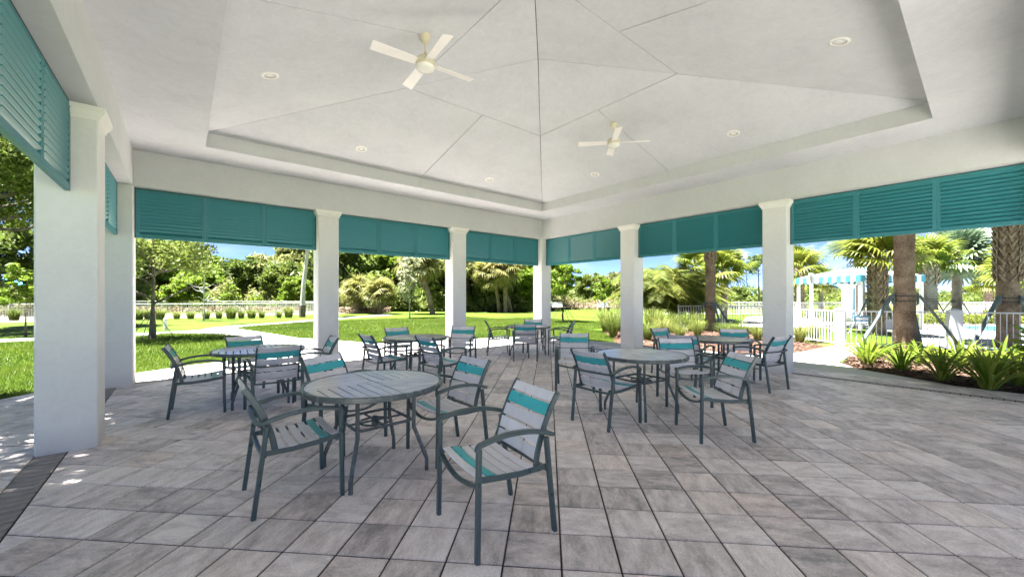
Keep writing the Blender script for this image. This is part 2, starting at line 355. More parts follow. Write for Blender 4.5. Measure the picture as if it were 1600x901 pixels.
BIG = 900
put('lawn', MB().add([(-BIG, -BIG, -.035), (BIG, -BIG, -.035), (BIG, BIG, -.035), (-BIG, BIG, -.035)], [(0, 1, 2, 3)]), M_lawn, kind='structure')
WALK = [(-2.35, -14), (10.0, -14), (10.0, -2.5), (10.05, -.39), (10.09, .27), (10.64, 1.11), (10.97, 1.73), (11.72, 2.19), (15.3, 2.30), (17.0, 2.2), (15.45, 3.05),  # unseen concrete behind the camera is added to bounce light onto the ceiling
        (12.3, 3.35), (11.5, 4.2), (11.15, 5.6), (10.96, 6.8), (11.1, 8.0), (10.75, 9.15), (10.42, 10.25), (9.9, 11.2), (9.3, 11.68), (8.2, 11.9), (6.4, 12.25),
        (5.3, 12.7), (4.65, 13.35), (4.0, 14.9), (3.25, 16.5), (2.78, 19.3), (2.3, 21.6), (1.9, 23.6), (.5, 23.3), (-.6, 22.4), (.9, 20.7), (1.75, 18.6), (1.95, 13.28),
        (1.75, 12.3), (1.39, 11.69), (.14, 11.37), (-.76, 10.85), (-1.82, 9.6), (-2.09, 9.3), (-2.3, 8.6)]
sheet('concrete_walk', WALK, -.012, M_conc)
PATHL = [(-30, 20.2), (-1.2, 21.5), (-.5, 22.3), (.5, 23.3), (-1.6, 22.95), (-30, 21.6)]
sheet('path', PATHL, -.018, M_conc)
PATHR = [(.5, 23.3), (1.9, 23.55), (2.6, 25.0), (4.5, 26.1), (7.0, 28.3), (14, 33), (13.4, 33.8), (6.3, 29.1), (4.2, 27.1), (2.0, 25.9), (.9, 24.6)]
sheet('path', PATHR, -.018, M_conc)
MULCH_R = [(10.05, -3.2), (10.09, -.39), (10.12, .27), (10.67, 1.10), (11.0, 1.70), (11.74, 2.15), (15.3, 2.25), (16.3, 1.2), (18.4, -3.2)]
MULCH_L = [(11.0, 6.8), (11.2, 5.6), (11.55, 4.25), (12.35, 3.42), (15.4, 3.15), (16.9, 4.6), (20.2, 6.7), (20.2, 10), (17.5, 13.0), (16.4, 12.6), (13.6, 10.2), (12.1, 8.7), (11.15, 8.0)]
def bed(name, poly):
    o = MB(); cx = sum(p[0] for p in poly)/len(poly); cy = sum(p[1] for p in poly)/len(poly)
    pl2 = [(cx + (x-cx)*.9, cy + (y-cy)*.9) for x, y in poly]; n = len(poly)
    o.add([(x, y, -.03) for x, y in poly] + [(x, y, .035) for x, y in pl2] + [(cx, cy, .05)],
          [(i, (i+1) % n, n+(i+1) % n, n+i) for i in range(n)] + [(n+i, n+(i+1) % n, 2*n) for i in range(n)])
    return put(name, o, M_mulch, kind='structure')
bed('mulch_bed', MULCH_R); bed('mulch_bed', MULCH_L)
# loose bark chips that cover the beds
def pip(px, py, poly):
    ins = np.zeros(len(px), bool); n = len(poly)
    for i in range(n):
        x0, y0 = poly[i]; x1, y1 = poly[(i+1) % n]
        c = ((y0 > py) != (y1 > py)) & (px < (x1-x0)*(py-y0)/((y1-y0) if y1 != y0 else 1e-9) + x0); ins ^= c
    return ins
def chips(name, poly, n, parent_label):
    xs = np.array([p[0] for p in poly]); ys = np.array([p[1] for p in poly])
    px = RNG.uniform(xs.min(), xs.max(), n*2); py = RNG.uniform(ys.min(), ys.max(), n*2); k = pip(px, py, poly); px, py = px[k][:n], py[k][:n]
    n = len(px); a = RNG.uniform(0, 6.28, n); L = RNG.uniform(.015, .05, n); Wd = RNG.uniform(.008, .018, n); t = RNG.uniform(-.5, .5, n)
    dx, dy, dz = np.cos(a)*L, np.sin(a)*L, t*L; ex, ey = -np.sin(a)*Wd, np.cos(a)*Wd; z = RNG.uniform(.03, .075, n)
    V = np.stack([np.stack([px-dx-ex, py-dy-ey, z-dz], 1), np.stack([px+dx-ex, py+dy-ey, z+dz], 1), np.stack([px+dx+ex, py+dy+ey, z+dz+.008], 1), np.stack([px-dx+ex, py-dy+ey, z-dz+.008], 1)], 1).reshape(-1, 3)
    o = put(name, fast_mesh(name, V, np.arange(4*n).reshape(-1, 4)), M_chip, kind='stuff'); tag(o, parent_label, 'mulch'); return o
M_chip = leafmat('bark_chip', (.03, .016, .011), (.10, .055, .037), (.21, .14, .105), 0.02, .9, 3.0)
chips('bark_mulch', MULCH_R, 14000, 'brown bark chips covering the curved bed in front of the pool fence')
chips('bark_mulch', MULCH_L, 7000, 'brown bark chips under the golden grasses beyond the right columns')
DECK = [(15.7, 2.6), (17.2, -1.0), (19.5, -6), (60, -30), (70, 8), (34, 12), (22.6, 8.4), (20.7, 6.2), (17.0, 4.2)]
DECK_LAWN = [(15.9, 2.9), (17.3, 1.6), (24.0, 2.6), (26.5, 4.2), (22.4, 7.2), (20.8, 6.2), (17.1, 4.1)]
sheet('pool_deck', DECK, -.02, M_deck)
sheet('grass_strip', DECK_LAWN, -.008, M_lawn, thick=.02)
sheet('pool_water', [(26.0, -5.5), (32.2, -8.0), (34.6, -1.5), (31.5, 1.4), (28.2, .25)], -.014, M_water, thick=.004)
sheet('sandy_bank', [(-40, 37.0), (9.5, 37.9), (11, 44), (-6, 52), (-40, 52)], -.02, M_bank, thick=.02)
sheet('sandy_bank', [(9.6, 37.9), (14.4, 39.2), (16.5, 44.5), (11.0, 46)], -.02, M_bank, thick=.02)

# ------------------------------------------------------------------ pavers
def slab(poly, z, th=.03, gap=.0056, ch=.005):
    a = inset(poly, gap); b = inset(a, ch) if len(a) > 2 else []
    if len(a) < 3: return None
    if len(b) != len(a):
        cx_ = sum(p[0] for p in a)/len(a); cy_ = sum(p[1] for p in a)/len(a); b = [(cx_ + (x-cx_)*.97, cy_ + (y-cy_)*.97) for x, y in a]
    n = len(a); o = MB()
    o.add([(x, y, z - th) for x, y in a] + [(x, y, z - ch) for x, y in a] + [(x, y, z) for x, y in b],
          [(i, (i+1) % n, n+(i+1) % n, n+i) for i in range(n)] + [(n+i, n+(i+1) % n, 2*n+(i+1) % n, 2*n+i) for i in range(n)] + [tuple(range(2*n, 3*n))])
    return o
patio = put('patio', MB().prism([(Xa-w-.0, Yd-w), (Xc+w, Yd-w), (Xc+w, Yb+w), (Xa-w, Yb+w)], -.08, -.0075), M_sand, kind='structure')
BAND = .215
ix0, ix1, iy0, iy1 = Xa-w+BAND, Xc+w-BAND, Yd-w+BAND, Yb+w-BAND
ox0, ox1, oy0, oy1 = Xa-w, Xc+w, Yd-w, Yb+w
REG = [[(ix0, iy0), (ix1, iy0), (ix1, iy1), (ix0, iy1)],
       [(-2.3, -2.5), (ox0, -2.5), (ox0, oy1), (-1.75, oy1), (-2.08, 9.28), (-2.3, 8.6)],
       [(-1.75, oy1), (10.15, oy1), (10.0, 10.5), (9.6, 10.95), (.0, 11.2), (-.72, 10.8)],
       [(ox1, -2.5), (10.0, -2.5), (10.04, -.39), (10.6, 1.11), (11.3, 3.2), (11.1, 5.6), (10.4, 9.0), (10.2, oy1), (ox1, oy1)],
       [(11.3, 2.25), (15.2, 2.40), (15.3, 2.95), (12.2, 3.28), (11.6, 3.7), (11.35, 3.2)]]
q2 = math.sqrt(.5)
cells = []
for i in range(-60, 80):
    for j in range(-70, 70):
        a0, b0 = PA0 + i*PV, PB0 + j*PV
        c = ((a0+PV/2 + b0+PV/2)*q2, (a0+PV/2 - b0-PV/2)*q2)
        if not (-3.2 < c[0] < 16.5 and -3.2 < c[1] < 12): continue
        sq = [((a+b)*q2, (a-b)*q2) for a, b in ((a0, b0), (a0, b0+PV), (a0+PV, b0+PV), (a0+PV, b0))]
        if area(sq) < 0: sq.reverse()
        for k, rg in enumerate(REG):
            p = clip(sq, rg)
            if len(p) >= 3 and area(p) > .004:
                pr = [project(x, y, 0) for x, y in p]
                size = 0
                if all(pr):
                    vis = any(-10 < u[0] < 1610 and u[1] < 905 for u in pr)
                    if vis: size = abs(area([(u[0], u[1]) for u in pr]))
                cells.append((size, k, c, p, len(p) == 4 and area(p) > PV*PV*.995))
cells.sort(key=lambda t: -t[0])
half = PV/2
unit = slab([(q2*PV, 0), (0, q2*PV), (-q2*PV, 0), (0, -q2*PV)], 0).mesh('paver')
unit.materials.append(M_paver)
rest = MB(); npav = 0
for size, k, c, p, full in cells:
    dz = random.uniform(-.0012, .0012)
    if npav < 300 and size > 0:
        if full:
            o = put('paver', unit, parent=patio, loc=(c[0], c[1], dz), rot=(random.uniform(-.003, .003), random.uniform(-.003, .003), 0))
        else:
            s_ = slab([(x-c[0], y-c[1]) for x, y in p], 0)
            if s_ is None: continue
            o = put('paver', s_, M_paver, patio, loc=(c[0], c[1], dz))
        npav += 1
    else:
        s_ = slab(p, dz)
        if s_: rest.add(s_.v, s_.f)
put('paver_field', rest, M_paver, patio, kind='stuff')
# soldier course of narrow bricks around the pavilion floor
bw = .106
brick_a = slab([(-BAND/2, -bw/2), (BAND/2, -bw/2), (BAND/2, bw/2), (-BAND/2, bw/2)], 0, gap=.007).mesh('brick'); brick_a.materials.append(M_brick)
brick_b = slab([(-bw/2, -BAND/2), (bw/2, -BAND/2), (bw/2, BAND/2), (-bw/2, BAND/2)], 0, gap=.004).mesh('brick'); brick_b.materials.append(M_brick)
y = oy0 + bw/2
while y < oy1 - .01:
    put('brick', brick_a, parent=patio, loc=(ox0 + BAND/2, y, random.uniform(-.002, .001)))
    put('brick', brick_a, parent=patio, loc=(ox1 - BAND/2, y, random.uniform(-.002, .001)))
    y += bw
x = ix0 + bw/2
while x < ix1 - .01:
    put('brick', brick_b, parent=patio, loc=(x, oy1 - BAND/2, random.uniform(-.002, .001)))
    x += bw

# ------------------------------------------------------------------ pavilion
pav = thing('pavilion', 'open white stucco pavilion with square columns and a tray ceiling', 'pavilion', (0, 0, 0))
cap_prof = [(.0, -.135), (.012, -.135), (.012, -.115), (.022, -.10), (.044, -.060), (.052, -.052), (.052, -.004)]
def column(x, y):
    o = MB(); b = .014
    o.prism([(x+b, y), (x+w-b, y), (x+w, y+b), (x+w, y+w-b), (x+w-b, y+w), (x+b, y+w), (x, y+w-b), (x, y+b)], 0.0, zb - .002)
    c = put('column', o, M_wall, pav)
    m = MB(); vs = []
    for d, z in cap_prof: vs += [(x-d, y-d, zb+z), (x+w+d, y-d, zb+z), (x+w+d, y+w+d, zb+z), (x-d, y+w+d, zb+z)]
    n = len(cap_prof)
    m.add(vs, [(i*4+j, i*4+(j+1) % 4, (i+1)*4+(j+1) % 4, (i+1)*4+j) for i in range(n-1) for j in range(4)] + [tuple((n-1)*4+j for j in range(4))])
    k = put('capital', m, M_trim, c); return c
B1, B2, C1, C2, A1 = 2.235, 5.612, 5.818, 2.4525, 5.714
A2 = A1 - 3.37
def corner(x, y):
    o = MB(); b = .014
    o.prism([(x+b, y), (x+w-b, y), (x+w, y+b), (x+w, y+w-b), (x+w-b, y+w), (x+b, y+w), (x, y+w-b), (x, y+b)], 0.0, zb - .002)
    put('column', o, M_wall, pav)
for x, y in ((B1, Yb), (B2, Yb), (Xc, C1), (Xc, C2), (Xa-w, A1), (Xa-w, A2), (B1, Yd-w), (B2, Yd-w)): column(x, y)
for x, y in ((Xa-w, Yb), (Xc, Yb), (Xc, Yd-w), (Xa-w, Yd-w)): corner(x, y)
ZB1 = zc + .06
put('beam', MB().box(Xa-w, Xc+w, Yb, Yb+w, zb, ZB1), M_beam, pav)
put('beam', MB().box(Xa-w, Xc+w, Yd-w, Yd, zb, ZB1), M_beam, pav)
put('beam', MB().box(Xa-w, Xa, Yd, Yb, zb, ZB1), M_beam, pav)
put('beam', MB().box(Xc, Xc+w, Yd, Yb, zb, ZB1), M_beam, pav)
# ceiling: flat border panels, tray fascias, sloping panels with open joints
G = .0062; T = .02
def panel(name, pts, mat=None, up=(0, 0, 1)):        # thin slab under a polygon in space, top side hidden
    P = [Vector(p) for p in pts]; n = len(P); nr = (P[1]-P[0]).cross(P[2]-P[0]).normalized()
    if nr.dot(Vector(up)) < 0: nr = -nr
    c = sum(P, Vector())/n; Q = [p + (c-p).normalized()*G*1.4 for p in P]
    o = MB().add(Q + [q + nr*T for q in Q], [tuple(range(n)), tuple(range(2*n-1, n-1, -1))] + [(i, (i+1) % n, n+(i+1) % n, n+i) for i in range(n)])
    return put(name, o, mat or M_ceil, pav)
zq = zc
for pts in ([(Xa, TY1), (CX, TY1), (CX, Yb), (Xa, Yb)], [(CX, TY1), (Xc, TY1), (Xc, Yb), (CX, Yb)],
            [(Xa, Yd), (CX, Yd), (CX, TY0), (Xa, TY0)], [(CX, Yd), (Xc, Yd), (Xc, TY0), (CX, TY0)],
            [(Xa, TY0), (TX0, TY0), (TX0, CY), (Xa, CY)], [(Xa, CY), (TX0, CY), (TX0, TY1), (Xa, TY1)],
            [(TX1, TY0), (Xc, TY0), (Xc, CY), (TX1, CY)], [(TX1, CY), (Xc, CY), (Xc, TY1), (TX1, TY1)]):
    o = MB().prism(pts, zc, zc + T); put('soffit_panel', o, M_ceil, pav)
def fascia(x0, y0, x1, y1, nx, ny):
    t = .02
    o = MB().prism([(x0, y0), (x1, y1), (x1 + nx*t, y1 + ny*t), (x0 + nx*t, y0 + ny*t)], zc + T + .001, ZT + .03)
    put('tray_fascia', o, M_beam, pav)
for s0, s1 in ((TX0, CX - .003), (CX + .003, TX1)):
    fascia(s0, TY1, s1, TY1, 0, 1); fascia(s1, TY0, s0, TY0, 0, -1)
for s0, s1 in ((TY0, CY - .003), (CY + .003, TY1)):
    fascia(TX0, s1, TX0, s0, -1, 0); fascia(TX1, s0, TX1, s1, 1, 0)
hx, hy = (TX1-TX0)/2, (TY1-TY0)/2; fr = 1.45/hx; zr = ZA + (ZT-ZA)*fr
ap = (CX, CY, ZA)
cor = [(-1, -1), (1, -1), (1, 1), (-1, 1)]
P_ = lambda sx, sy, f, z: (CX + sx*hx*f, CY + sy*hy*f, z)
for i in range(4):
    a, b = cor[i], cor[(i+1) % 4]; mid = ((a[0]+b[0])/2, (a[1]+b[1])/2)
    panel('ceiling_panel', [ap, P_(*a, fr, zr), P_(*b, fr, zr)])
    panel('ceiling_panel', [P_(*a, fr, zr), P_(*a, 1, ZT), P_(*mid, 1, ZT), P_(*mid, fr, zr)])
    panel('ceiling_panel', [P_(*mid, fr, zr), P_(*mid, 1, ZT), P_(*b, 1, ZT), P_(*b, fr, zr)])
# dark backing just above the joints, then the hipped roof
bk = MB().add([P_(*c, 1.0, ZT + .03) for c in cor] + [(CX, CY, ZA + .03)], [(0, 1, 4), (1, 2, 4), (2, 3, 4), (3, 0, 4)])
put('ceiling_backing', bk, M_joint, pav)
EV = .62
rx0, rx1, ry0, ry1 = Xa-w-EV, Xc+w+EV, Yd-w-EV, Yb+w+EV
rf = MB().add([(rx0, ry0, ZB1+.01), (rx1, ry0, ZB1+.01), (rx1, ry1, ZB1+.01), (rx0, ry1, ZB1+.01), (rx0, ry0, ZB1+.2), (rx1, ry0, ZB1+.2), (rx1, ry1, ZB1+.2), (rx0, ry1, ZB1+.2), (CX, CY, 6.6)],
              [(0, 1, 5, 4), (1, 2, 6, 5), (2, 3, 7, 6), (3, 0, 4, 7), (4, 5, 8), (5, 6, 8), (6, 7, 8), (7, 4, 8)])
put('roof', rf, M_roof, pav)
ev = MB()
ev.prism([(rx0, ry0), (rx1, ry0), (rx1, Yd-w), (rx0, Yd-w)], ZB1-.03, ZB1+.009); ev.prism([(rx0, Yb+w), (rx1, Yb+w), (rx1, ry1), (rx0, ry1)], ZB1-.03, ZB1+.009)
ev.prism([(rx0, Yd-w), (Xa-w, Yd-w), (Xa-w, Yb+w), (rx0, Yb+w)], ZB1-.03, ZB1+.009); ev.prism([(Xc+w, Yd-w), (rx1, Yd-w), (rx1, Yb+w), (Xc+w, Yb+w)], ZB1-.03, ZB1+.009)
put('eave_soffit', ev, M_ceil, pav)

# ------------------------------------------------------------------ louvre shutters
NSL = 12
def shutter(p0, p1, label):
    (x0, y0), (x1, y1) = p0, p1; L = math.dist(p0, p1) - .03; H = zb - zs - .014
    t = thing('louvre_shutter', label, 'shutter', ((x0+x1)/2, (y0+y1)/2, zs), math.atan2(y1-y0, x1-x0), 'teal shutters under the beams')
    g = .012; pw = L/3; th = .042
    put('gasket', MB().box(-L/2 - .014, -L/2 - .002, -th/2, th/2, .0, H).box(L/2 + .002, L/2 + .014, -th/2, th/2, .0, H).box(-L/2 - .014, L/2 + .014, -th/2, th/2, H + .001, H + .013), M_black, t)
    st, tr, br = .045, .05, .065
    sl = MB(); a = R(46); wd = .086; d = .0065
    dx, dz = math.cos(a)*wd/2, math.sin(a)*wd/2
    lw = pw - 2*st - .002
    # inner edge (towards +y) high, outer edge low
    ax_, az_ = -math.cos(a), math.sin(a); nx_, nz_ = math.sin(a), math.cos(a); K = 10      # lens-shaped blade section
    sec = [(ax_*wd/2*math.cos(q) + nx_*d*math.sin(q), az_*wd/2*math.cos(q) + nz_*d*math.sin(q)) for q in [2*math.pi*k/K for k in range(K)]]
    sl.add([(-lw/2, y_, z_) for y_, z_ in sec] + [(lw/2, y_, z_) for y_, z_ in sec], [(k, (k+1) % K, K+(k+1) % K, K+k) for k in range(K)] + [tuple(range(K-1, -1, -1)), tuple(range(K, 2*K))])
    sm = sl.mesh('slat'); sm.materials.append(M_teal)
    for k in range(3):
        c = -L/2 + pw*(k + .5)
        f = MB()
        f.box(-pw/2 + .001, -pw/2 + st, -th/2, th/2, 0, H).box(pw/2 - st, pw/2 - .001, -th/2, th/2, 0, H)
        f.box(-pw/2 + st, pw/2 - st, -th/2 + .001, th/2 - .001, 0, br).box(-pw/2 + st, pw/2 - st, -th/2 + .001, th/2 - .001, H - tr, H)
        fo = put('panel_frame', f, M_teal, t, loc=(c, 0, 0))
        sp = (H - br - tr)/NSL
        for i in range(NSL):
            put('slat', sm, parent=fo, loc=(0, 0, br + sp*(i + .5)))
    return t
h2 = w/2
# the local -y side faces the room: walk each wall with the room on the right-hand side
shutter((Xa, Yb+h2), (B1, Yb+h2), 'teal louvre shutter next to the left rear corner, above the lawn path')
shutter((B1+w, Yb+h2), (B2, Yb+h2), 'teal louvre shutter above the two bushy cabbage palms')
shutter((B2+w, Yb+h2), (Xc, Yb+h2), 'small looking teal louvre shutter left of the far corner column')
shutter((Xc+h2, Yb), (Xc+h2, C1+w), 'small looking teal louvre shutter right of the far corner column')
shutter((Xc+h2, C1), (Xc+h2, C2+w), 'teal louvre shutter above the tall golden grasses and braced palm')
shutter((Xc+h2, C2), (Xc+h2, Yd), 'widest teal louvre shutter above the pool gate and fence')
shutter((Xa-h2, A1+w), (Xa-h2, Yb), 'narrow looking teal louvre shutter between the two left columns')
shutter((Xa-h2, A2+w), (Xa-h2, A1), 'large teal louvre shutter cropped by the upper left picture edge')

# ------------------------------------------------------------------ ceiling fans and recessed lights
def fan(x, ang, label, group='ceiling fans'):
    zt = ZA - (ZA-ZT)/hx*abs(x-CX); t = thing('ceiling_fan', label, 'ceiling fan', (x, CY, zt - .01), 0, group)
    put('canopy', MB().lathe([(.0, .03), (.062, .03), (.066, 0), (.062, -.035), (.045, -.075), (.02, -.095), (.0, -.095)], 24).mesh('canopy', True), M_cream, t)
    put('downrod', MB().tube([(0, 0, -.08), (0, 0, -.24)], .013, 12), M_cream, t)
    put('motor_housing', MB().lathe([(.0, -.20), (.018, -.20), (.022, -.235), (.05, -.265), (.105, -.285), (.118, -.305), (.118, -.36), (.108, -.385), (.0, -.385)], 28).mesh('motor_housing', True), M_cream, t)
    put('light_dome', MB().lathe([(.112, -.380), (.115, -.388), (.112, -.398), (.095, -.418), (.06, -.434), (.02, -.441), (.0, -.442)], 28).mesh('light_dome', True), M_glass, t)
    tw = R(13)
    b = MB(); zz = -.345
    sec = [(.10, .045), (.16, .055), (.40, .062), (.62, .068), (.645, .066)]
    vs = []
    for r_, h_ in sec:
        for sgn, off in ((-1, 0), (1, 0), (1, .007), (-1, .007)):
            vs.append((r_, sgn*h_*math.cos(tw), zz + sgn*h_*math.sin(tw) + off))
    n = len(sec); b.add(vs, [(i*4+j, i*4+(j+1) % 4, (i+1)*4+(j+1) % 4, (i+1)*4+j) for i in range(n-1) for j in range(4)] + [(3, 2, 1, 0), tuple((n-1)*4+j for j in range(4))])
    bm = b.mesh('blade'); bm.materials.append(M_blade)
    for k in range(4): put('blade', bm, parent=t, rot=(0, 0, R(ang + 90*k)))
fan(CX - 1.9, -5, 'cream four-blade ceiling fan nearest the camera, left of the ceiling ridge')
fan(CX + 1.92, 43, 'cream four-blade ceiling fan farther off, right of the ceiling ridge')
def downlight(x, y, label):
    ax, ay = x-CX, y-CY
    if abs(ax) > abs(ay): z = ZA - (ZA-ZT)/hx*abs(ax); nrm = Vector((math.copysign((ZA-ZT)/hx, ax), 0, 1))
    else: z = ZA - (ZA-ZT)/hy*abs(ay); nrm = Vector((0, math.copysign((ZA-ZT)/hy, ay), 1))
    t = thing('recessed_light', label, 'ceiling light', (x, y, z), 0, 'recessed ceiling lights')
    t.rotation_euler = nrm.to_track_quat('Z', 'Y').to_euler()
    put('trim_ring', MB().lathe([(.070, .004), (.070, -.006), (.078, -.010), (.098, -.006), (.104, .0)], 28).mesh('trim_ring', True), M_trim, t)
    put('baffle', MB().lathe([(.071, -.005), (.066, -.001), (.058, .006), (.0, .006)], 24).mesh('baffle', True), M_can, t)
    put('lamp', MB().lathe([(.0, -.002), (.03, -.002), (.042, .002), (.045, .008)], 20).mesh('lamp', True), M_glass, t)
downlight(.86, 5.94, 'recessed light in the left ceiling slope beside the nearer fan')
downlight(2.64, 7.73, 'recessed light in the rear ceiling slope, left of the slope joint')
downlight(5.73, 7.74, 'recessed light in the rear ceiling slope near the far corner ridge')
downlight(5.67, 1.05, 'recessed light in the near right slope, largest in view at upper right')
downlight(7.44, 2.84, 'recessed light in the right slope, right of the farther fan')
downlight(7.43, 5.87, 'recessed light in the right slope below the farther fan')

# ------------------------------------------------------------------ chairs
def curve(pts, n=4):            # Catmull-Rom through the points
    P = [Vector(p) for p in pts]; out = []
    for i in range(len(P)-1):
        p0, p1, p2, p3 = P[max(i-1, 0)], P[i], P[i+1], P[min(i+2, len(P)-1)]
        for k in range(n):
            t = k/n; out.append(.5*((2*p1) + (p2-p0)*t + (2*p0-5*p1+4*p2-p3)*t*t + (3*p1-p0-3*p2+p3)*t**3))
    return out + [P[-1]]
BACK = [(-.165, .405), (-.180, .50), (-.208, .60), (-.248, .70), (-.298, .80), (-.350, .880)]
def backpt(s):                  # point and tangent on the back profile, s in 0..1
    c = [Vector((x, 0, z)) for x, z in BACK]; f = s*(len(c)-1); i = min(int(f), len(c)-2); return c[i].lerp(c[i+1], f-i), (c[i+1]-c[i]).normalized()
def bowed_slat(p, along, half_w, half_h, thick, bow, ends=.0):
    # slat spanning y, height axis `along`, bowed by `bow` away from the sitter at mid width
    nrm = Vector((0, 1, 0)).cross(along).normalized(); o = MB(); vs = []; n = 8
    for k in range(n+1):
        y = -half_w + 2*half_w*k/n; q = p - nrm*bow*(1-(y/half_w)**2) + Vector((0, y, 0)); e = .004
        for u, v in ((-half_h, -thick/2 + e*.4), (-half_h + e, -thick/2), (half_h - e, -thick/2), (half_h, -thick/2 + e*.4), (half_h, thick/2 - e*.4), (half_h - e, thick/2), (-half_h + e, thick/2), (-half_h, thick/2 - e*.4)):
            vs.append(q + along*u + nrm*v)
    m = 8
    o.add(vs, [(i*m+j, i*m+(j+1) % m, (i+1)*m+(j+1) % m, (i+1)*m+j) for i in range(n) for j in range(m)] + [tuple(range(m-1, -1, -1)), tuple(n*m+j for j in range(m))])
    return o
def make_chair():
    t = thing('armchair', '', 'chair')
    for s in (1, -1):
        put('leg', MB().sweep([(.268, s*.298, 0), (.262, s*.298, .35), (.258, s*.298, .640)], .030, .038, (0, 1, 0)), M_frame, t)
        put('leg', MB().sweep([(-.300, s*.272, 0), (-.262, s*.278, .30), (-.222, s*.286, .618)], .030, .038, (0, 1, 0)), M_frame, t)
        arm = curve([(.270, s*.298, .628), (.262, s*.298, .650), (.235, s*.298, .664), (.10, s*.298, .688), (-.05, s*.297, .686), (-.18, s*.294, .662), (-.268, s*.290, .632)], 4)
        put('arm', MB().sweep(arm, .040, .027, (0, 0, 1)), M_frame, t)
        bp = curve([(x, s*.246, z) for x, z in BACK], 4)
        put('back_rail', MB().sweep(bp, .016, .040, (0, 1, 0) if False else (1, 0, 0)), M_frame, t)
        put('seat_rail', MB().sweep([(.258, s*.272, .452), (.10, s*.266, .432), (-.06, s*.262, .420), (-.236, s*.262, .425)], .022, .034, (0, 0, 1)), M_frame, t)
    put('crossbar', MB().sweep([(-.258, -.290, .630), (-.272, -.2, .628), (-.276, 0, .626), (-.272, .2, .628), (-.258, .290, .630)], .020, .032, (1, 0, 0)), M_frame, t)
    put('crossbar', MB().sweep([(-.238, -.275, .410), (-.243, 0, .408), (-.238, .275, .410)], .022, .032, (1, 0, 0)), M_frame, t)
    put('front_rail', MB().sweep(curve([(.258, -.290, .440), (.262, -.20, .405), (.266, 0, .378), (.262, .20, .405), (.258, .290, .440)], 4), .020, .034, (1, 0, 0)), M_frame, t)
    ns = 6; x0, x1 = .262, -.152; sp = (x0-x1)/ns
    for i in range(ns):
        xx = x0 - sp*(i+.5); zz = .462 - .035*math.sin(max(0, min(1, (.262-xx)/.42))*math.pi*.62) ; sl = -.12 + .26*i/(ns-1)
        al = Vector((1, 0, -sl if i > 1 else .06)).normalized()
        put('seat_slat', bowed_slat(Vector((xx, 0, zz + .008)), al, .258, sp/2 - .0085, .013, -.012), M_tealslat if i == 1 else M_slat, t)
    nb = 5
    for i in range(nb):
        s0, s1 = .12 + .88*i/nb, .12 + .88*(i+1)/nb; p, d = backpt((s0+s1)/2)
        hh = (backpt(s1)[0]-backpt(s0)[0]).length/2 - .0075
        put('back_slat', bowed_slat(p + Vector((.006, 0, 0)), d, .237, hh, .013, .012), M_tealslat if i == nb-2 else M_slat, t)
    return t
CH = [
 (1.58, 2.09, 171.8, 'largest chair in the foreground, side-on, seat turned to the left'),
 (.66, 3.43, -.3, 'chair left of the nearest round table, seen from its side'),
 (1.98, 3.38, 180, 'chair right of the nearest round table, directly behind the foreground chair'),
 (1.29, 4.25, -62, 'chair on the far side of the nearest round table, mostly hidden by the tabletop'),
 (.16, 6.69, -3, 'leftmost chair of all, in profile on the sunlit edge near the corner column'),
 (.93, 6.08, 91, 'chair with its back to the camera at the left round table'),
 (.80, 7.32, -80, 'chair behind the left round table, against the lawn'),
 (1.48, 6.58, 176, 'chair right of the left round table, in front of a column'),
 (2.67, 6.66, 4, 'chair on the left of the middle round table, back turned three quarters'),
 (3.26, 5.72, 6, 'chair in front of the middle round table, empty side to the right'),
 (3.38, 7.46, -89, 'chair behind the middle round table, against the lawn'),
 (4.38, 6.96, 222, 'chair facing the camera beside the column, right of the middle table'),
 (6.42, 8.28, -34, 'chair in profile on the left of the farthest round table'),
 (6.35, 7.12, 48, 'chair with its back to the camera at the farthest round table'),
 (7.42, 7.98, 230, 'chair behind the farthest round table, against the corner column'),
 (7.60, 7.12, 122, 'chair on the right of the farthest round table, against the far lawn'),
 (3.94, 2.95, -1.4, 'chair on the left of the right-hand near table, its back turned to the camera'),
 (4.48, 1.93, 141, 'chair at the right front of the right-hand near table, dark legs in open floor'),
 (4.98, 4.36, 222, 'chair pulled away behind the right-hand near table, facing the camera'),
 (5.50, 2.78, 225, 'chair on the far right side of the right-hand near table'),
 (6.69, 3.25, 5, 'chair with its back to the camera at the table near the right column'),
 (7.39, 3.92, -98, 'chair on the far left of the table near the right column'),
 (8.07, 3.00, 214, 'chair behind the table near the right column, against golden grass'),
 (7.37, 2.40, 79, 'chair in profile in front of the right column, arms to the left'),
]
proto = None
for x, y, a, lab in CH:
    if proto is None:
        proto = make_chair(); proto.location = (x, y, 0); proto.rotation_euler = (0, 0, R(a)); proto['label'] = lab; proto['group'] = 'slatted patio armchairs'
    else: dup(proto, (x, y, 0), R(a), lab, 'slatted patio armchairs')

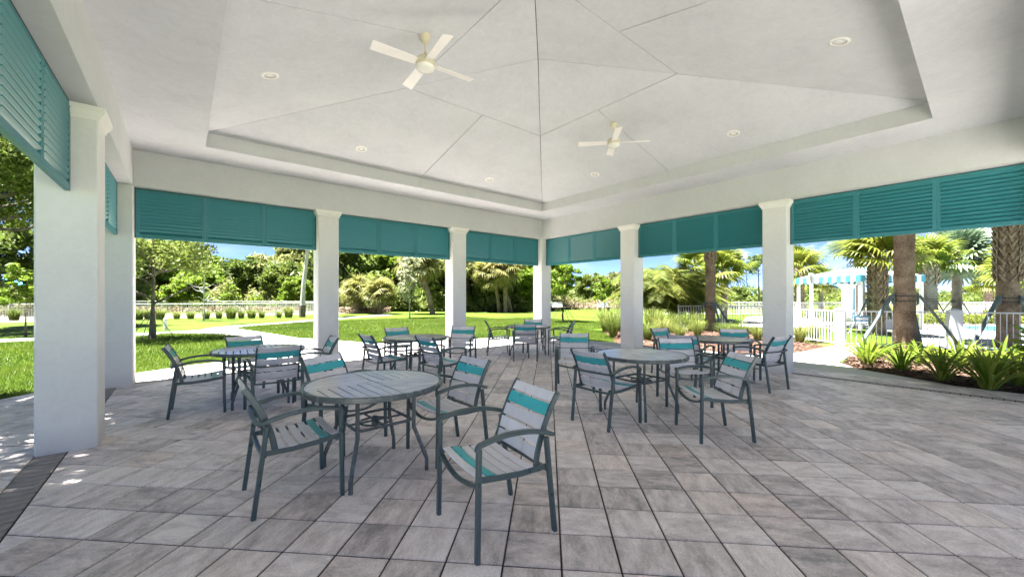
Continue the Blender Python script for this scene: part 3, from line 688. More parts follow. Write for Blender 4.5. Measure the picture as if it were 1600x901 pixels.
# ------------------------------------------------------------------ tables
RT_, ZTOP = .585, .760
def make_table():
    t = thing('round_table', '', 'table')
    n = 56; prof = [(RT_-.028, ZTOP-.010), (RT_-.026, ZTOP-.001), (RT_-.020, ZTOP+.002), (RT_-.006, ZTOP+.002), (RT_, ZTOP-.004), (RT_, ZTOP-.036), (RT_-.006, ZTOP-.042), (RT_-.026, ZTOP-.042), (RT_-.028, ZTOP-.010)]
    put('rim', MB().lathe(prof, n), M_rim, t)
    rin = RT_ - .030; dv = .005
    circ = [(rin*math.cos(2*math.pi*k/40), rin*math.sin(2*math.pi*k/40)) for k in range(40)]
    ns = 7; pitch = (rin - dv)/ns
    for q in range(4):
        c, s_ = math.cos(q*math.pi/2), math.sin(q*math.pi/2)
        quad = [(dv, dv), (rin, dv), (rin, rin), (dv, rin)]
        for i in range(ns):
            u0, u1 = dv + pitch*i, dv + pitch*(i+1) - .009
            r_ = [(u0, dv), (u1, dv), (u1, rin), (u0, rin)] if q % 2 == 0 else [(u0, dv), (u1, dv), (u1, rin), (u0, rin)]
            poly = clip(r_, circ)
            if len(poly) < 3: continue
            poly = [(c*x - s_*y, s_*x + c*y) for x, y in poly]
            o = slab(poly, ZTOP, .012, .0005, .0025)
            if o: put('slat', o, M_tslat, t)
    put('cross_frame', MB().box(-rin, rin, -.011, .011, ZTOP-.040, ZTOP-.005).box(-.011, .011, -rin, -.0115, ZTOP-.041, ZTOP-.006).box(-.011, .011, .0115, rin, ZTOP-.041, ZTOP-.006), M_rim, t)
    for q in range(4):
        a = q*math.pi/2 + math.pi/4; cx, sy = math.cos(a), math.sin(a)
        path = curve([(cx*.345, sy*.345, ZTOP-.045), (cx*.345, sy*.345, .50), (cx*.345, sy*.345, .40), (cx*.352, sy*.352, .36), (cx*.44, sy*.44, .15), (cx*.458, sy*.458, .105), (cx*.460, sy*.460, .06), (cx*.460, sy*.460, 0)], 3)
        put('leg', MB().sweep(path, .030, .030, (-sy, cx, 0)), M_rim, t)
    k = .24; rr = .06; loop = []
    for sx, sy, a0 in ((1, 1, 0), (-1, 1, 90), (-1, -1, 180), (1, -1, 270)):
        for j in range(5):
            a = R(a0 + j*22.5); loop.append((sx*(k-rr) + rr*math.cos(a), sy*(k-rr) + rr*math.sin(a), .435))
    put('brace_ring', MB().sweep(loop + [loop[0]], .022, .022, (0, 0, 1), cap=False), M_rim, t)
    rg = [(.125*math.cos(2*math.pi*j/20), .125*math.sin(2*math.pi*j/20), .415) for j in range(21)]
    put('brace_ring', MB().sweep(rg, .016, .016, (0, 0, 1), cap=False), M_rim, t)
    put('brace_bar', MB().sweep([(-k, 0, .425), (k, 0, .425)], .018, .016), M_rim, t)
    put('brace_bar', MB().sweep([(0, -k, .4255), (0, -.03, .4255)], .018, .016).sweep([(0, .03, .4255), (0, k, .4255)], .018, .016), M_rim, t)
    put('umbrella_socket', MB().lathe([(.0, .44), (.022, .46), (.030, .455), (.030, .39), (.0, .385)], 16), M_rim, t)
    return t
TB = [(1.29, 3.43, 2, 'nearest round slatted table, its whole grey top in view'),
      (.84, 6.69, -4, 'left round slatted table beside the lawn path'),
      (3.34, 6.85, 8, 'middle round slatted table in front of the second rear column'),
      (4.62, 2.90, -6, 'right-hand near round slatted table with a glossy dark top'),
      (7.40, 3.12, 10, 'round slatted table near the right column and golden grasses'),
      (6.85, 7.58, 5, 'farthest round slatted table near the far corner column')]
tp = None
for x, y, a, lab in TB:
    if tp is None:
        tp = make_table(); tp.location = (x, y, 0); tp.rotation_euler = (0, 0, R(a)); tp['label'] = lab; tp['group'] = 'round slatted tables'
    else: dup(tp, (x, y, 0), R(a), lab, 'round slatted tables')

# ------------------------------------------------------------------ lawn grass blades
HARD = [WALK, PATHL, PATHR, MULCH_R, MULCH_L, [(ox0, oy0), (ox1, oy0), (ox1, oy1), (ox0, oy1)]]
def blades(name, boxes, label):
    Vs = []
    for x0, x1, y0, y1, n, hmin, hmax, wd in boxes:
        px = RNG.uniform(x0, x1, n); py = RNG.uniform(y0, y1, n); k = np.ones(n, bool)
        for H in HARD: k &= ~pip(px, py, H)
        px, py = px[k], py[k]; n = len(px); a = RNG.uniform(0, 6.28, n); h = RNG.uniform(hmin, hmax, n); lean = RNG.normal(0, .45, (n, 2))*h[:, None]; ww = wd*RNG.uniform(.6, 1.3, n)
        z0 = np.full(n, -.036)
        A = np.stack([px - np.cos(a)*ww, py - np.sin(a)*ww, z0], 1); B = np.stack([px + np.cos(a)*ww, py + np.sin(a)*ww, z0], 1)
        Cc = np.stack([px + lean[:, 0], py + lean[:, 1], z0 + h], 1)
        Vs.append(np.stack([A, B, Cc], 1).reshape(-1, 3))
    V = np.concatenate(Vs); o = put(name, fast_mesh(name, V, np.arange(len(V)).reshape(-1, 3)), M_blade_g, kind='stuff'); tag(o, label, 'grass'); return o
blades('grass', [(-9, 2.2, 9.0, 14, 70000, .05, .10, .006), (-10, 2.2, 14, 23, 70000, .05, .10, .010), (2.4, 11.5, 11.4, 17, 75000, .05, .09, .007), (2, 17, 17, 27, 80000, .05, .10, .012),
                 (10.3, 14.5, 7.8, 14, 40000, .05, .09, .007), (11, 20, 12, 22, 50000, .05, .1, .012), (15.8, 23, 1.6, 7, 16000, .04, .08, .008)], 'short bright green turf growing around the patio and path')

# ------------------------------------------------------------------ foliage builders
def quads(C, U, Vv):                # centres and half-vectors -> quads
    V = np.stack([C-U-Vv, C+U-Vv, C+U+Vv, C-U+Vv], 1).reshape(-1, 3); return V, np.arange(len(V)).reshape(-1, 4)
def leafquads(C, size, up=.35, elong=1.7, rng=RNG):
    n = len(C); nr = rng.normal(size=(n, 3)); nr[:, 2] += up*2; nr /= np.linalg.norm(nr, axis=1)[:, None]
    t = rng.normal(size=(n, 3)); t -= nr*(t*nr).sum(1)[:, None]; t /= np.linalg.norm(t, axis=1)[:, None]; b = np.cross(nr, t)
    s = size*rng.uniform(.55, 1.35, n)[:, None]/2
    # pointed leaf: a diamond
    V = np.stack([C - t*s*elong, C + b*s*.62 - t*s*.15, C + t*s*elong, C - b*s*.62 - t*s*.15], 1).reshape(-1, 3)
    return V, np.arange(len(V)).reshape(-1, 4)
def crown_points(seed, rx, rz, nclump, per, cr=.30, low=-.55, hollow=.5):
    g = np.random.default_rng(seed); P = []
    for i in range(nclump):
        while True:
            d = g.normal(size=3); d /= np.linalg.norm(d)
            if d[2] > low: break
        r = hollow + (1-hollow)*g.random()**.6
        c = d*r*np.array([rx, rx, rz])*np.array([1, 1, 1])
        k = cr*rx*g.uniform(.6, 1.25); m = int(per*g.uniform(.6, 1.4))
        q = g.normal(size=(m, 3)); q /= np.linalg.norm(q, axis=1)[:, None]; q *= (g.random(m)**.45)[:, None]*k; q[:, 2] *= .62
        P.append(c + q)
    return np.concatenate(P), g
TREES = {}
def tree_proto(key, mat, trunk_h, rx, rz, zc_, nclump, per, leaf, seed, tr=.16, bark=None, cr=.30, low=-.55, hollow=.45, lean=.3, limbs=7):
    P, g = crown_points(seed, rx, rz, nclump, per, cr, low, hollow); P[:, 2] += zc_
    V, F = leafquads(P, leaf, rng=g); cm = fast_mesh('crown', V, F); cm.materials.append(mat)
    tm = MB(); rr = random.Random(seed); top = (lean*rr.uniform(-1, 1), lean*rr.uniform(-1, 1), zc_ + rz*.45)
    mid = (top[0]*.3, top[1]*.3, trunk_h)
    tm.tube(curve([(0, 0, -.05), (.02, .02, trunk_h*.45), mid, top], 4), [tr*(1.25 - 1.05*i/12) for i in range(13)], 8, wob=.25, seed=seed)
    for i in range(limbs):
        a = 6.283*i/limbs + rr.uniform(-.4, .4); s = rr.uniform(.0, .55); b = Vector(mid).lerp(Vector(top), s); L = rx*rr.uniform(.55, .9)
        e = (b.x + math.cos(a)*L, b.y + math.sin(a)*L, b.z + rz*rr.uniform(.15, .7)); m_ = (b.x + math.cos(a)*L*.5, b.y + math.sin(a)*L*.5, b.z + rz*rr.uniform(.0, .25))
        tm.tube(curve([b, m_, e], 4), [tr*(.5 - .42*k/8) for k in range(9)], 6, wob=.2, seed=seed+i)
    tmesh = tm.mesh('trunk', True); tmesh.materials.append(bark or M_bark)
    TREES[key] = (tmesh, cm, zc_ + rz*1.02)
def tree(key, name, pos, top, label, cat='tree', group=None, sx=1.0, rz=None):
    tmesh, cm, h = TREES[key]; s = top/h; rz = random.uniform(0, 6.28) if rz is None else rz
    t = thing(name, label, cat, (pos[0], pos[1], -.035), rz, group); t.scale = (s*sx, s*sx, s)
    put('trunk', tmesh, parent=t); put('crown', cm, parent=t); return t
def ztop(y, D): return EYE + (Y0 - y)*D/FPX
tree_proto('oak', M_oak, 1.9, 3.1, 2.6, 4.3, 85, 120, .33, 3, low=-.8)
tree_proto('bright', M_bright, 1.6, 2.5, 2.7, 3.6, 75, 120, .30, 5, low=-.8)
tree_proto('olive', M_olive, 1.7, 3.3, 2.7, 4.0, 85, 120, .32, 8, low=-.85)
tree_proto('dark', M_dark, .8, 2.6, 2.4, 2.7, 75, 120, .33, 12, low=-.9)
tree_proto('pine', M_oak, 6.0, 2.3, 1.9, 8.6, 30, 100, .22, 21, tr=.15, cr=.26, hollow=.3, lean=.8)
tree_proto('sapling', M_bright, .95, .85, 1.25, 2.3, 34, 70, .12, 31, tr=.045, cr=.30, low=-.8, hollow=.2, lean=.08)
tree_proto('pale', M_pale, .8, .95, 1.9, 2.75, 52, 60, .12, 37, tr=.05, cr=.26, bark=M_bark_w, low=-1, hollow=.15, lean=.05, limbs=10)
tree_proto('nearoak', M_oak, 1.05, 1.75, 1.35, 2.75, 95, 90, .085, 41, tr=.085, cr=.24, low=-.6, hollow=.25, lean=.25, limbs=11)
tree_proto('bigoak', M_oak, 3.0, 4.4, 3.0, 7.1, 150, 420, .125, 47, tr=.24, cr=.22, low=-.8, hollow=.35, limbs=12)
tree_proto('bare', M_bright, .9, 1.15, 1.0, 2.5, 16, 34, .12, 53, tr=.055, cr=.28, bark=M_bark_w, low=-.2, hollow=.5, lean=.1, limbs=12)

FAR = [(222, 50, 368, 'oak', 'tall dark oak at the left edge of the first rear opening'),
 (262, 58, 384, 'olive', 'olive green tree between the near young oak and the round-topped tree'),
 (318, 52, 396, 'bright', 'round-topped bright green tree standing clear against the blue sky'),
 (292, 44, 425, 'bright', 'low bright tree behind the left end of the white fence'),
 (352, 58, 432, 'dark', 'dark low tree under the gap of blue sky'),
 (384, 52, 401, 'oak', 'spreading oak right of the round-topped tree'),
 (424, 58, 397, 'olive', 'olive crown behind the middle of the pond fence'),
 (448, 50, 405, 'oak', 'dark oak left of the bare leaning trunk'),
 (462, 43, 432, 'bright', 'vivid light green tree at the foot of the leaning trunk'),
 (484, 54, 380, 'olive', 'tall olive tree behind the bare leaning trunk'),
 (536, 50, 372, 'dark', 'dark tree right behind the second rear column'),
 (566, 58, 368, 'oak', 'tall oak above the left cabbage palm'),
 (612, 52, 372, 'bright', 'dense green tree above the right cabbage palm'),
 (640, 56, 378, 'dark', 'dark green tree behind the slender pale tree'),
 (668, 60, 366, 'olive', 'olive tree behind the tall cabbage palm'),
 (700, 48, 372, 'olive', 'olive tree left of the third rear column'),
 (734, 44, 374, 'olive', 'broad grey green tree right of the third rear column'),
 (766, 50, 362, 'olive', 'tall grey green tree left of the leaning palm trunks'),
 (796, 58, 366, 'oak', 'tall oak behind the leaning palm trunks'),
 (822, 45, 392, 'bright', 'bright green tree left of the far corner column'),
 (846, 52, 380, 'bright', 'tall bright tree behind the far corner column'),
 (925, 64, 426, 'oak', 'round dark oak in the middle of the opening right of the far corner'),
 (900, 70, 446, 'olive', 'low olive tree left of the round dark oak'),
 (968, 60, 424, 'olive', 'olive tree partly hidden by the first right column'),
 (1016, 46, 428, 'olive', 'thin olive tree behind the feathery palm clump'),
 (1150, 56, 446, 'dark', 'low dark tree beyond the pool fence in the middle right opening'),
 (1186, 50, 392, 'pine', 'tall open-crowned pine left of the wide right column'),
 (1168, 66, 408, 'pine', 'smaller open-crowned pine behind the tall one'),
 (1120, 60, 450, 'olive', 'low olive tree behind the braced palm trunk')]
for px, D, yt, key, lab in FAR:
    tree(key, {'pine': 'pine_tree'}.get(key, 'tree'), at(px, D), ztop(yt, D), lab, 'tree', 'trees beyond the lawn', sx=random.uniform(.95, 1.2))
labs = ['low tree line crown far beyond the pool, %s' % s for s in ('behind the cabana left post', 'behind the striped canopy', 'behind the cabana right post', 'left of the silver palm', 'behind the silver palm trunk', 'right of the silver palm', 'behind the small distant palm', 'left of the rough palm trunk', 'at the right picture edge')]
for i, lab in enumerate(labs):
    px = 1255 + i*45; D = 84 + 9*(i % 3)
    tree(('dark', 'olive', 'oak')[i % 3], 'tree', at(px, D), ztop(445 + 5*((i*7) % 3), D), lab, 'tree', 'distant trees beyond the pool', sx=1.5)
tree('bigoak', 'oak_tree', (-4.7, 7.0), 10.2, 'huge oak overhanging the left picture edge beside the pavilion', 'tree')
tree('bigoak', 'oak_tree', at(-40, 18), 10.5, 'large oak standing on the lawn left of the first column', 'tree', rz=2.0)
tree('oak', 'tree', at(45, 34), 8.0, 'dark tree beyond the fence at the left picture edge', 'tree')
tree('sapling', 'young_tree', at(40, 15.5), ztop(408, 15.5), 'young light green tree left of the first column', 'tree')
tree('nearoak', 'young_oak', (-.88, 19.3), 5.0, 'young fine-leaved oak tied to stakes on the left lawn', 'tree', rz=.7, sx=1.0)
tree('bare', 'young_tree', at(318, 25.9), 3.9, 'thin white-barked tree with few leaves by the pond fence', 'tree')
tree('pale', 'slender_tree', at(640, 28.5), ztop(388, 28.5), 'slender pale-leaved young tree standing alone on the lawn', 'tree')
tree('sapling', 'young_tree', at(880, 24), ztop(402, 24), 'staked bright young tree just right of the far corner column', 'tree', sx=1.25)
tree('sapling', 'young_tree', at(944, 26.7), ztop(428, 26.7), 'staked bright young tree left of the first right column', 'tree')
# bare leaning pine trunk in the first rear opening
t = thing('leaning_pine', 'tall bare pine trunk with a dark wrapped foot left of the second rear column', 'tree', (*at(472, 30.5), -.035))
put('trunk', MB().tube(curve([(0, 0, 0), (.08, -.05, 2.2), (.28, -.2, 4.6), (.45, -.3, 7.6)], 5), [.19 - .006*i for i in range(16)], 10, wob=.15, seed=5).mesh('trunk', True), M_bark_w, t)
put('trunk_wrap', MB().tube([(0, 0, .02), (.03, -.02, .92)], .235, 10), M_bark, t)
P, g = crown_points(61, 1.7, 1.3, 22, 70, .3, -.6, .3); V, F = leafquads(P + np.array([.45, -.3, 7.8]), .2, rng=g); put('crown', fast_mesh('crown', V, F), M_olive, t)
# undergrowth: one dense mass of shrubs below the far trees
def thicket(name, spans, mat, label, leaf=.26):
    Ps = []
    for p0, p1, D0, D1, h, n in spans:
        px = RNG.uniform(p0, p1, n); D = RNG.uniform(D0, D1, n); r = D*(px-800)/FPX
        hh = h*(.55 + .45*np.sin(px*.11 + D)*np.cos(px*.043)) ; z = RNG.random(n)**.8*np.maximum(hh, .5)
        Ps.append(np.stack([D*FW[0] + r*RT[0], D*FW[1] + r*RT[1], z], 1))
    V, F = leafquads(np.concatenate(Ps), leaf); o = put(name, fast_mesh(name, V, F), mat, kind='stuff'); tag(o, label, 'undergrowth')
thicket('undergrowth', [(170, 510, 54, 64, 6.0, 26000), (520, 720, 42, 54, 4.6, 15000), (720, 860, 42, 54, 4.8, 13000), (860, 990, 62, 76, 3.8, 8000), (990, 1260, 52, 64, 3.4, 10000)], M_dark, 'dark shrub layer under the trees beyond the lawn', .42)
thicket('undergrowth', [(170, 510, 47, 53, 4.2, 14000), (525, 860, 42, 46, 3.0, 14000), (-60, 120, 30, 36, 3.0, 8000), (862, 985, 54, 60, 2.0, 3500)], M_olive, 'olive shrubs along the front of the wood', .28)
thicket('undergrowth', [(170, 510, 46, 50, 3.4, 7000), (525, 860, 43, 48, 4.4, 10000)], M_bright, 'bright green shrubs scattered through the wood edge', .26)
thicket('undergrowth', [(1180, 1700, 74, 84, 3.4, 12000)], M_dark, 'distant dark hedge beyond the swimming pool', .4)
thicket('hedge', [(1245, 1420, 27, 29, .9, 5000), (1420, 1640, 22, 24, .75, 6000)], M_yellowpalm, 'low yellow green hedge along the back of the pool deck', .12)
thicket('dry_grass', [(862, 990, 48, 56, 1.3, 5000), (530, 610, 38.5, 41, .5, 2500), (60, 200, 37, 39, .6, 2500), (200, 480, 39, 47, .35, 5000)], M_dry, 'dry straw-coloured grass at the edge of the wood', .16)

# ------------------------------------------------------------------ palms
def fan_frond(seed, mat, pet=.75, rad=.85, nl=26, droop=.35, spread=2.5):
    rr = random.Random(seed); o = MB()
    pts = curve([(0, 0, 0), (pet*.5, 0, .04), (pet, 0, 0)], 3); o.tube(pts, [.022 - .0012*i for i in range(len(pts))], 5)
    for i in range(nl):
        a = (i/(nl-1)-.5)*2*spread; L = rad*(1 - .28*abs(a)/spread)*rr.uniform(.9, 1.05); wd = .030*rad/.85
        d = Vector((math.cos(a), math.sin(a), 0)); s_ = Vector((-math.sin(a), math.cos(a), 0)); z1 = .10*math.cos(a*1.2); fold = .012*(1 if i % 2 else -1)
        b = Vector((pet - .02, 0, 0)); m1 = b + d*L*.45 + Vector((0, 0, z1 + fold)); m2 = b + d*L*.80 + Vector((0, 0, z1 - droop*.22)); e = b + d*L + Vector((0, 0, z1 - droop*rr.uniform(.5, 1.0)))
        k = max(.5, spread/2.5)
        o.add([b - s_*.006, b + s_*.006, m1 + s_*wd*1.6*k, m1 - s_*wd*1.6*k, m2 + s_*wd*.9, m2 - s_*wd*.9, e], [(0, 1, 2, 3), (3, 2, 4, 5), (5, 4, 6)])
    m = o.mesh('frond'); m.materials.append(mat); return m
FR = {k: [fan_frond(100+i+j*10, mt, pe, ra, nl, dr) for i in range(2)] for j, (k, mt, pe, ra, nl, dr) in enumerate((('sabal', M_sabal, .75, .95, 28, .55), ('yellow', M_yellowpalm, .85, 1.0, 30, .45), ('silver', M_bismarck, .65, 1.05, 34, .16), ('dry', M_dry, .7, .8, 18, .7)))}
def palm(pos, th, rad, label, kind='sabal', nf=24, trunk=M_palmtrunk, tr=.2, boots=(0, 0), lean=(0, 0), skirt=0, fs=1.0, drop=112, name='palm_tree', base_flare=1.15, group='palms'):
    t = thing(name, label, 'palm tree', (pos[0], pos[1], -.035), 0, group); rr = random.Random(int(pos[0]*100) + 17)
    path = curve([(0, 0, 0), (lean[0]*.25, lean[1]*.25, th*.35), (lean[0]*.65, lean[1]*.65, th*.7), (lean[0], lean[1], th)], 6)
    n = len(path); o = MB(); rad_ = [tr*(base_flare if i == 0 else 1.0)*(1 - .12*i/n) for i in range(n)]
    # ringed trunk
    fine = []; rf_ = []
    for i in range(n-1):
        for k in range(4):
            u = k/4; fine.append(path[i].lerp(path[i+1], u)); rf_.append((rad_[i]*(1-u) + rad_[i+1]*u)*(1 + .025*rr.uniform(-1, 1)))
    fine.append(path[-1]); rf_.append(rad_[-1])
    put('trunk', o.tube(fine, rf_, 14, wob=.07, seed=3).mesh('trunk', True), trunk, t)
    if boots[1] > boots[0]:
        bo = MB(); z = boots[0]; k = 0
        while z < boots[1]:
            f = z/th; c = Vector(path[min(n-1, int(f*(n-1)))]); c.z = z
            for j in range(5):
                a = 6.283*(j/5 + (k % 2)*.1) + rr.uniform(-.06, .06); d = Vector((math.cos(a), math.sin(a), 0)); s_ = Vector((-math.sin(a), math.cos(a), 0)); up = Vector((0, 0, 1))
                r0 = tr*.93; sw = .58*tr; hh = .2*tr/.2
                for sg in (-1, 1):
                    p0 = c + d*r0*.96 + s_*sg*sw*1.05; p1 = c + d*r0*1.04 + s_*sg*sw*.45; p2 = c + d*(r0 + .17*tr/.2*.55) + up*hh + s_*sg*.012
                    p3 = c + d*(r0 + .10*tr/.2*.5) + up*hh*.98 + s_*sg*sw*.22
                    bo.add([p0, p1, p2, p3, c + d*r0*.9 + up*hh*.3 + s_*sg*sw*.8], [(0, 1, 2, 3), (0, 3, 4)])
            z += .105*tr/.2; k += 1
        put('leaf_bases', bo, M_boot, t, kind='stuff')
    for i in range(nf):
        a = i*2.39996 + rr.uniform(-.2, .2); f = i/max(1, nf-1); el = R(78 - drop*f**.9 + rr.uniform(-8, 8)); s = fs*rad/1.7*rr.uniform(.88, 1.08)
        rot = Matrix.Rotation(a, 4, 'Z') @ Matrix.Rotation(-el, 4, 'Y') @ Matrix.Rotation(rr.uniform(-.5, .5), 4, 'X')
        fo = put('frond', FR[kind][i % 2], parent=t); fo.matrix_local = Matrix.Translation((lean[0], lean[1], th)) @ rot @ Matrix.Scale(s, 4)
    for i in range(skirt):
        a = i*2.39996*1.3; el = R(-52 - 26*rr.random()); s = .8*rad/1.7*rr.uniform(.75, 1.05)
        rot = Matrix.Rotation(a, 4, 'Z') @ Matrix.Rotation(-el, 4, 'Y') @ Matrix.Rotation(rr.uniform(-.8, .8), 4, 'X')
        fo = put('dry_frond', FR['dry'][i % 2], parent=t); fo.matrix_local = Matrix.Translation((lean[0], lean[1], th - .08)) @ rot @ Matrix.Scale(s, 4)
    return t
palm(at(560, 38), 1.9, 2.3, 'left one of two bushy cabbage palms side by side on the lawn edge', nf=34, skirt=20, tr=.2, fs=.92)
palm(at(593, 36), 1.8, 2.1, 'right one of two bushy cabbage palms side by side on the lawn edge', nf=34, skirt=20, tr=.2, fs=.92)
palm(at(676, 36), 4.5, 2.7, 'tall cabbage palm with a bent bare trunk before the wood', nf=32, skirt=26, tr=.24, lean=(-1.0, .8), fs=.95)
palm(at(780, 40), 3.9, 2.5, 'leftmost of three palms with leaning trunks left of the far corner', nf=26, skirt=20, tr=.17, lean=(-.5, .3))
palm(at(790, 39.5), 4.3, 2.5, 'middle one of three palms with leaning trunks left of the far corner', nf=26, skirt=20, tr=.2, lean=(.1, .3))
palm(at(799, 40.5), 3.8, 2.4, 'rightmost of three palms with leaning trunks left of the far corner', nf=24, skirt=18, tr=.17, lean=(-.9, .9))
palm(at(1110, 17.6), 6.4, 2.6, 'braced palm trunk rising from golden grass in the middle right opening', 'yellow', 20, trunk=M_palmtrunk, tr=.215, boots=(3.1, 6.2))
palm(at(1131, 24), 3.1, 1.9, 'small palm just right of the braced trunk in the middle right opening', 'yellow', 18, trunk=M_palmgrey, tr=.2, boots=(1.6, 3.0))
palm(at(1087, 27), 3.6, 2.0, 'small palm crown left of the braced trunk in the middle right opening', 'yellow', 18, tr=.17)
palm(at(1413, 10.1), 7.0, 2.8, 'nearest thick brown palm trunk with grey braces in the mulch bed', 'yellow', 20, trunk=M_palmtrunk, tr=.215, boots=(5.2, 6.9))
palm(at(1575, 12.0), 6.2, 2.8, 'rough trunked palm behind the fence near the right picture edge', 'yellow', 20, trunk=M_palmtrunk, tr=.25, boots=(2.0, 6.0))
palm(at(1371, 16.0), 3.15, 1.75, 'yellow green palm with a fat diamond-patterned trunk beside the cabana', 'yellow', 26, trunk=M_boot, tr=.27, boots=(.5, 3.1), fs=.95, drop=86)
palm(at(1343, 25.5), 4.9, 2.5, 'silvery palm with a banded grey trunk behind the cabana canopy', 'silver', 16, trunk=M_palmgrey, tr=.3, fs=1.0, drop=80)
palm(at(1495, 27), 4.2, 3.0, 'silver green fan palm standing alone beyond the pool', 'silver', 22, trunk=M_palmgrey, tr=.27, fs=1.1)
palm(at(1452, 25), 3.7, 2.2, 'yellow green palm left of the silver fan palm', 'yellow', 20, trunk=M_palmgrey, tr=.40, boots=(2.3, 3.6), fs=.9, drop=90)
palm(at(1545, 42), 3.3, 2.2, 'small distant palm right of the silver fan palm', 'yellow', 18, trunk=M_palmgrey, tr=.3, boots=(.4, 3.2))
palm(at(1602, 23), 3.2, 2.2, 'palm cropped by the right picture edge beyond the pool', 'yellow', 18, trunk=M_palmgrey, tr=.3, boots=(.6, 3.1))
palm(at(1249, 34), 3.9, 2.4, 'distant palm just right of the wide right column', 'yellow', 20, trunk=M_palmgrey, tr=.3, boots=(.6, 3.8))
palm(at(1283, 46), 3.4, 2.2, 'distant palm behind the left posts of the cabana', 'yellow', 18, trunk=M_palmgrey, tr=.25)
def brace(pos, zt_, rt, spread, angs, label, wd=.10):
    t = thing('palm_brace', label, 'tree brace', (pos[0], pos[1], 0), 0, 'grey braces around palm trunks')
    for a in angs:
        c, s_ = math.cos(R(a)), math.sin(R(a))
        put('strut', MB().sweep([(c*(rt+.06), s_*(rt+.06), zt_), (c*spread, s_*spread, -.02)], wd, .05, (-s_, c, 0) if False else (c, s_, .3)), M_brace, t)
        put('cleat', MB().sweep([(c*(rt+.03), s_*(rt+.03), zt_-.22), (c*(rt+.03), s_*(rt+.03), zt_+.06)], .09, .04, (c, s_, 0)), M_brace, t)
    put('strap', MB().lathe([(rt+.012, zt_-.03), (rt+.012, zt_)], 20), M_dkmetal, t); put('strap', MB().lathe([(rt+.012, zt_-.16), (rt+.012, zt_-.13)], 20), M_dkmetal, t)
VA = YAW
brace(at(1413, 10.1), 1.55, .215, 1.15, (VA+80, VA+232, VA-62), 'grey timber struts propping the nearest thick palm trunk', .12)
brace(at(1575, 12.0), 1.5, .25, 1.25, (VA+95, VA-85, VA+190), 'grey struts propping the rough palm behind the fence', .12)
brace(at(1110, 17.6), 1.25, .215, 1.1, (VA+85, VA-85, VA+180), 'dark struts propping the palm among golden grasses', .08)
brace(at(1371, 16.0), 1.4, .28, 1.0, (VA+75, VA-80, VA+180), 'grey struts propping the diamond-patterned palm', .09)
brace(at(1495, 27), 1.3, .28, 1.3, (VA+85, VA-85), 'dark struts propping the silver fan palm', .07)
brace(at(1452, 25), 1.4, .42, 1.4, (VA+85, VA-85), 'dark struts propping the palm left of the silver one', .07)
brace(at(1343, 25.5), 1.5, .3, 1.1, (VA+75, VA-80), 'dark struts propping the banded palm behind the canopy', .08)
# tree stakes and wires of the young oak
t = thing('tree_stakes', 'thin dark guy wires staking the young oak on the left lawn', 'tree stakes', (-.88, 19.3, -.03))
for a in (VA+95, VA-80, VA+200): put('guy_wire', MB().tube([(0, 0, 1.15), (math.cos(R(a))*.75, math.sin(R(a))*.75, 0)], .012, 5), M_dkmetal, t)
for px, D, lab in ((880, 24, 'thin guy wires staking the young tree right of the far corner column'), (944, 26.7, 'thin guy wires staking the young tree left of the first right column')):
    t = thing('tree_stakes', lab, 'tree stakes', (*at(px, D), -.03), 0, 'tree stakes')
    for a in (VA+95, VA-80, VA+200): put('guy_wire', MB().tube([(0, 0, 1.2), (math.cos(R(a))*.8, math.sin(R(a))*.8, 0)], .014, 5), M_dkmetal, t)

# ------------------------------------------------------------------ feathery palm clump, grasses, strap-leaved plants
def areca(pos, hgt, n, seed, label):
    g = random.Random(seed); o = MB(); st = MB()
    for i in range(n):
        a = g.uniform(0, 6.283); L = hgt*g.uniform(.75, 1.1); out = g.uniform(.25, .75)*L; bx, by = g.uniform(-.35, .35), g.uniform(-.35, .35); hz = g.uniform(.25, .85)*hgt*.75
        c, s_ = math.cos(a), math.sin(a)
        path = curve([(bx, by, hz*.2), (bx + c*out*.25, by + s_*out*.25, hz + L*.18), (bx + c*out*.65, by + s_*out*.65, hz + L*.30), (bx + c*out*1.1, by + s_*out*1.1, hz + L*.16)], 7)
        st.tube(path, [.012]*len(path), 3, cap=False)
        for k in range(5, len(path)):
            p = path[k]; d = (path[k]-path[k-1]).normalized(); sd_ = d.cross(Vector((0, 0, 1))).normalized()
            for sg in (-1, 1):
                for q in (0, .5):
                    pp = path[k-1].lerp(p, q + g.uniform(0, .3)); ln = L*.22*(1 - .45*k/len(path))*g.uniform(.8, 1.2); e = pp + (sd_*sg*.85 + d*.55).normalized()*ln + Vector((0, 0, -.3*ln)); wv = d*.020
                    o.add([pp - wv*.4, pp + wv*.6, (pp+e)/2 + wv + Vector((0, 0, .02)), e, (pp+e)/2 - wv + Vector((0, 0, .02))], [(0, 1, 2, 3, 4)])
    t = thing('feathery_palm', label, 'palm clump', (pos[0], pos[1], 0), 0, 'feathery palm clumps')
    put('foliage', o, M_areca, t, kind='stuff'); put('stems', st, M_areca, t)
areca(at(1022, 20), 3.3, 120, 1, 'feathery palm clump right beside the first right column')
areca(at(1058, 21), 3.0, 120, 2, 'feathery palm clump in the middle, arching over dark leaves')
areca(at(1086, 22.5), 2.6, 90, 3, 'feathery palm clump left of the braced palm trunk')
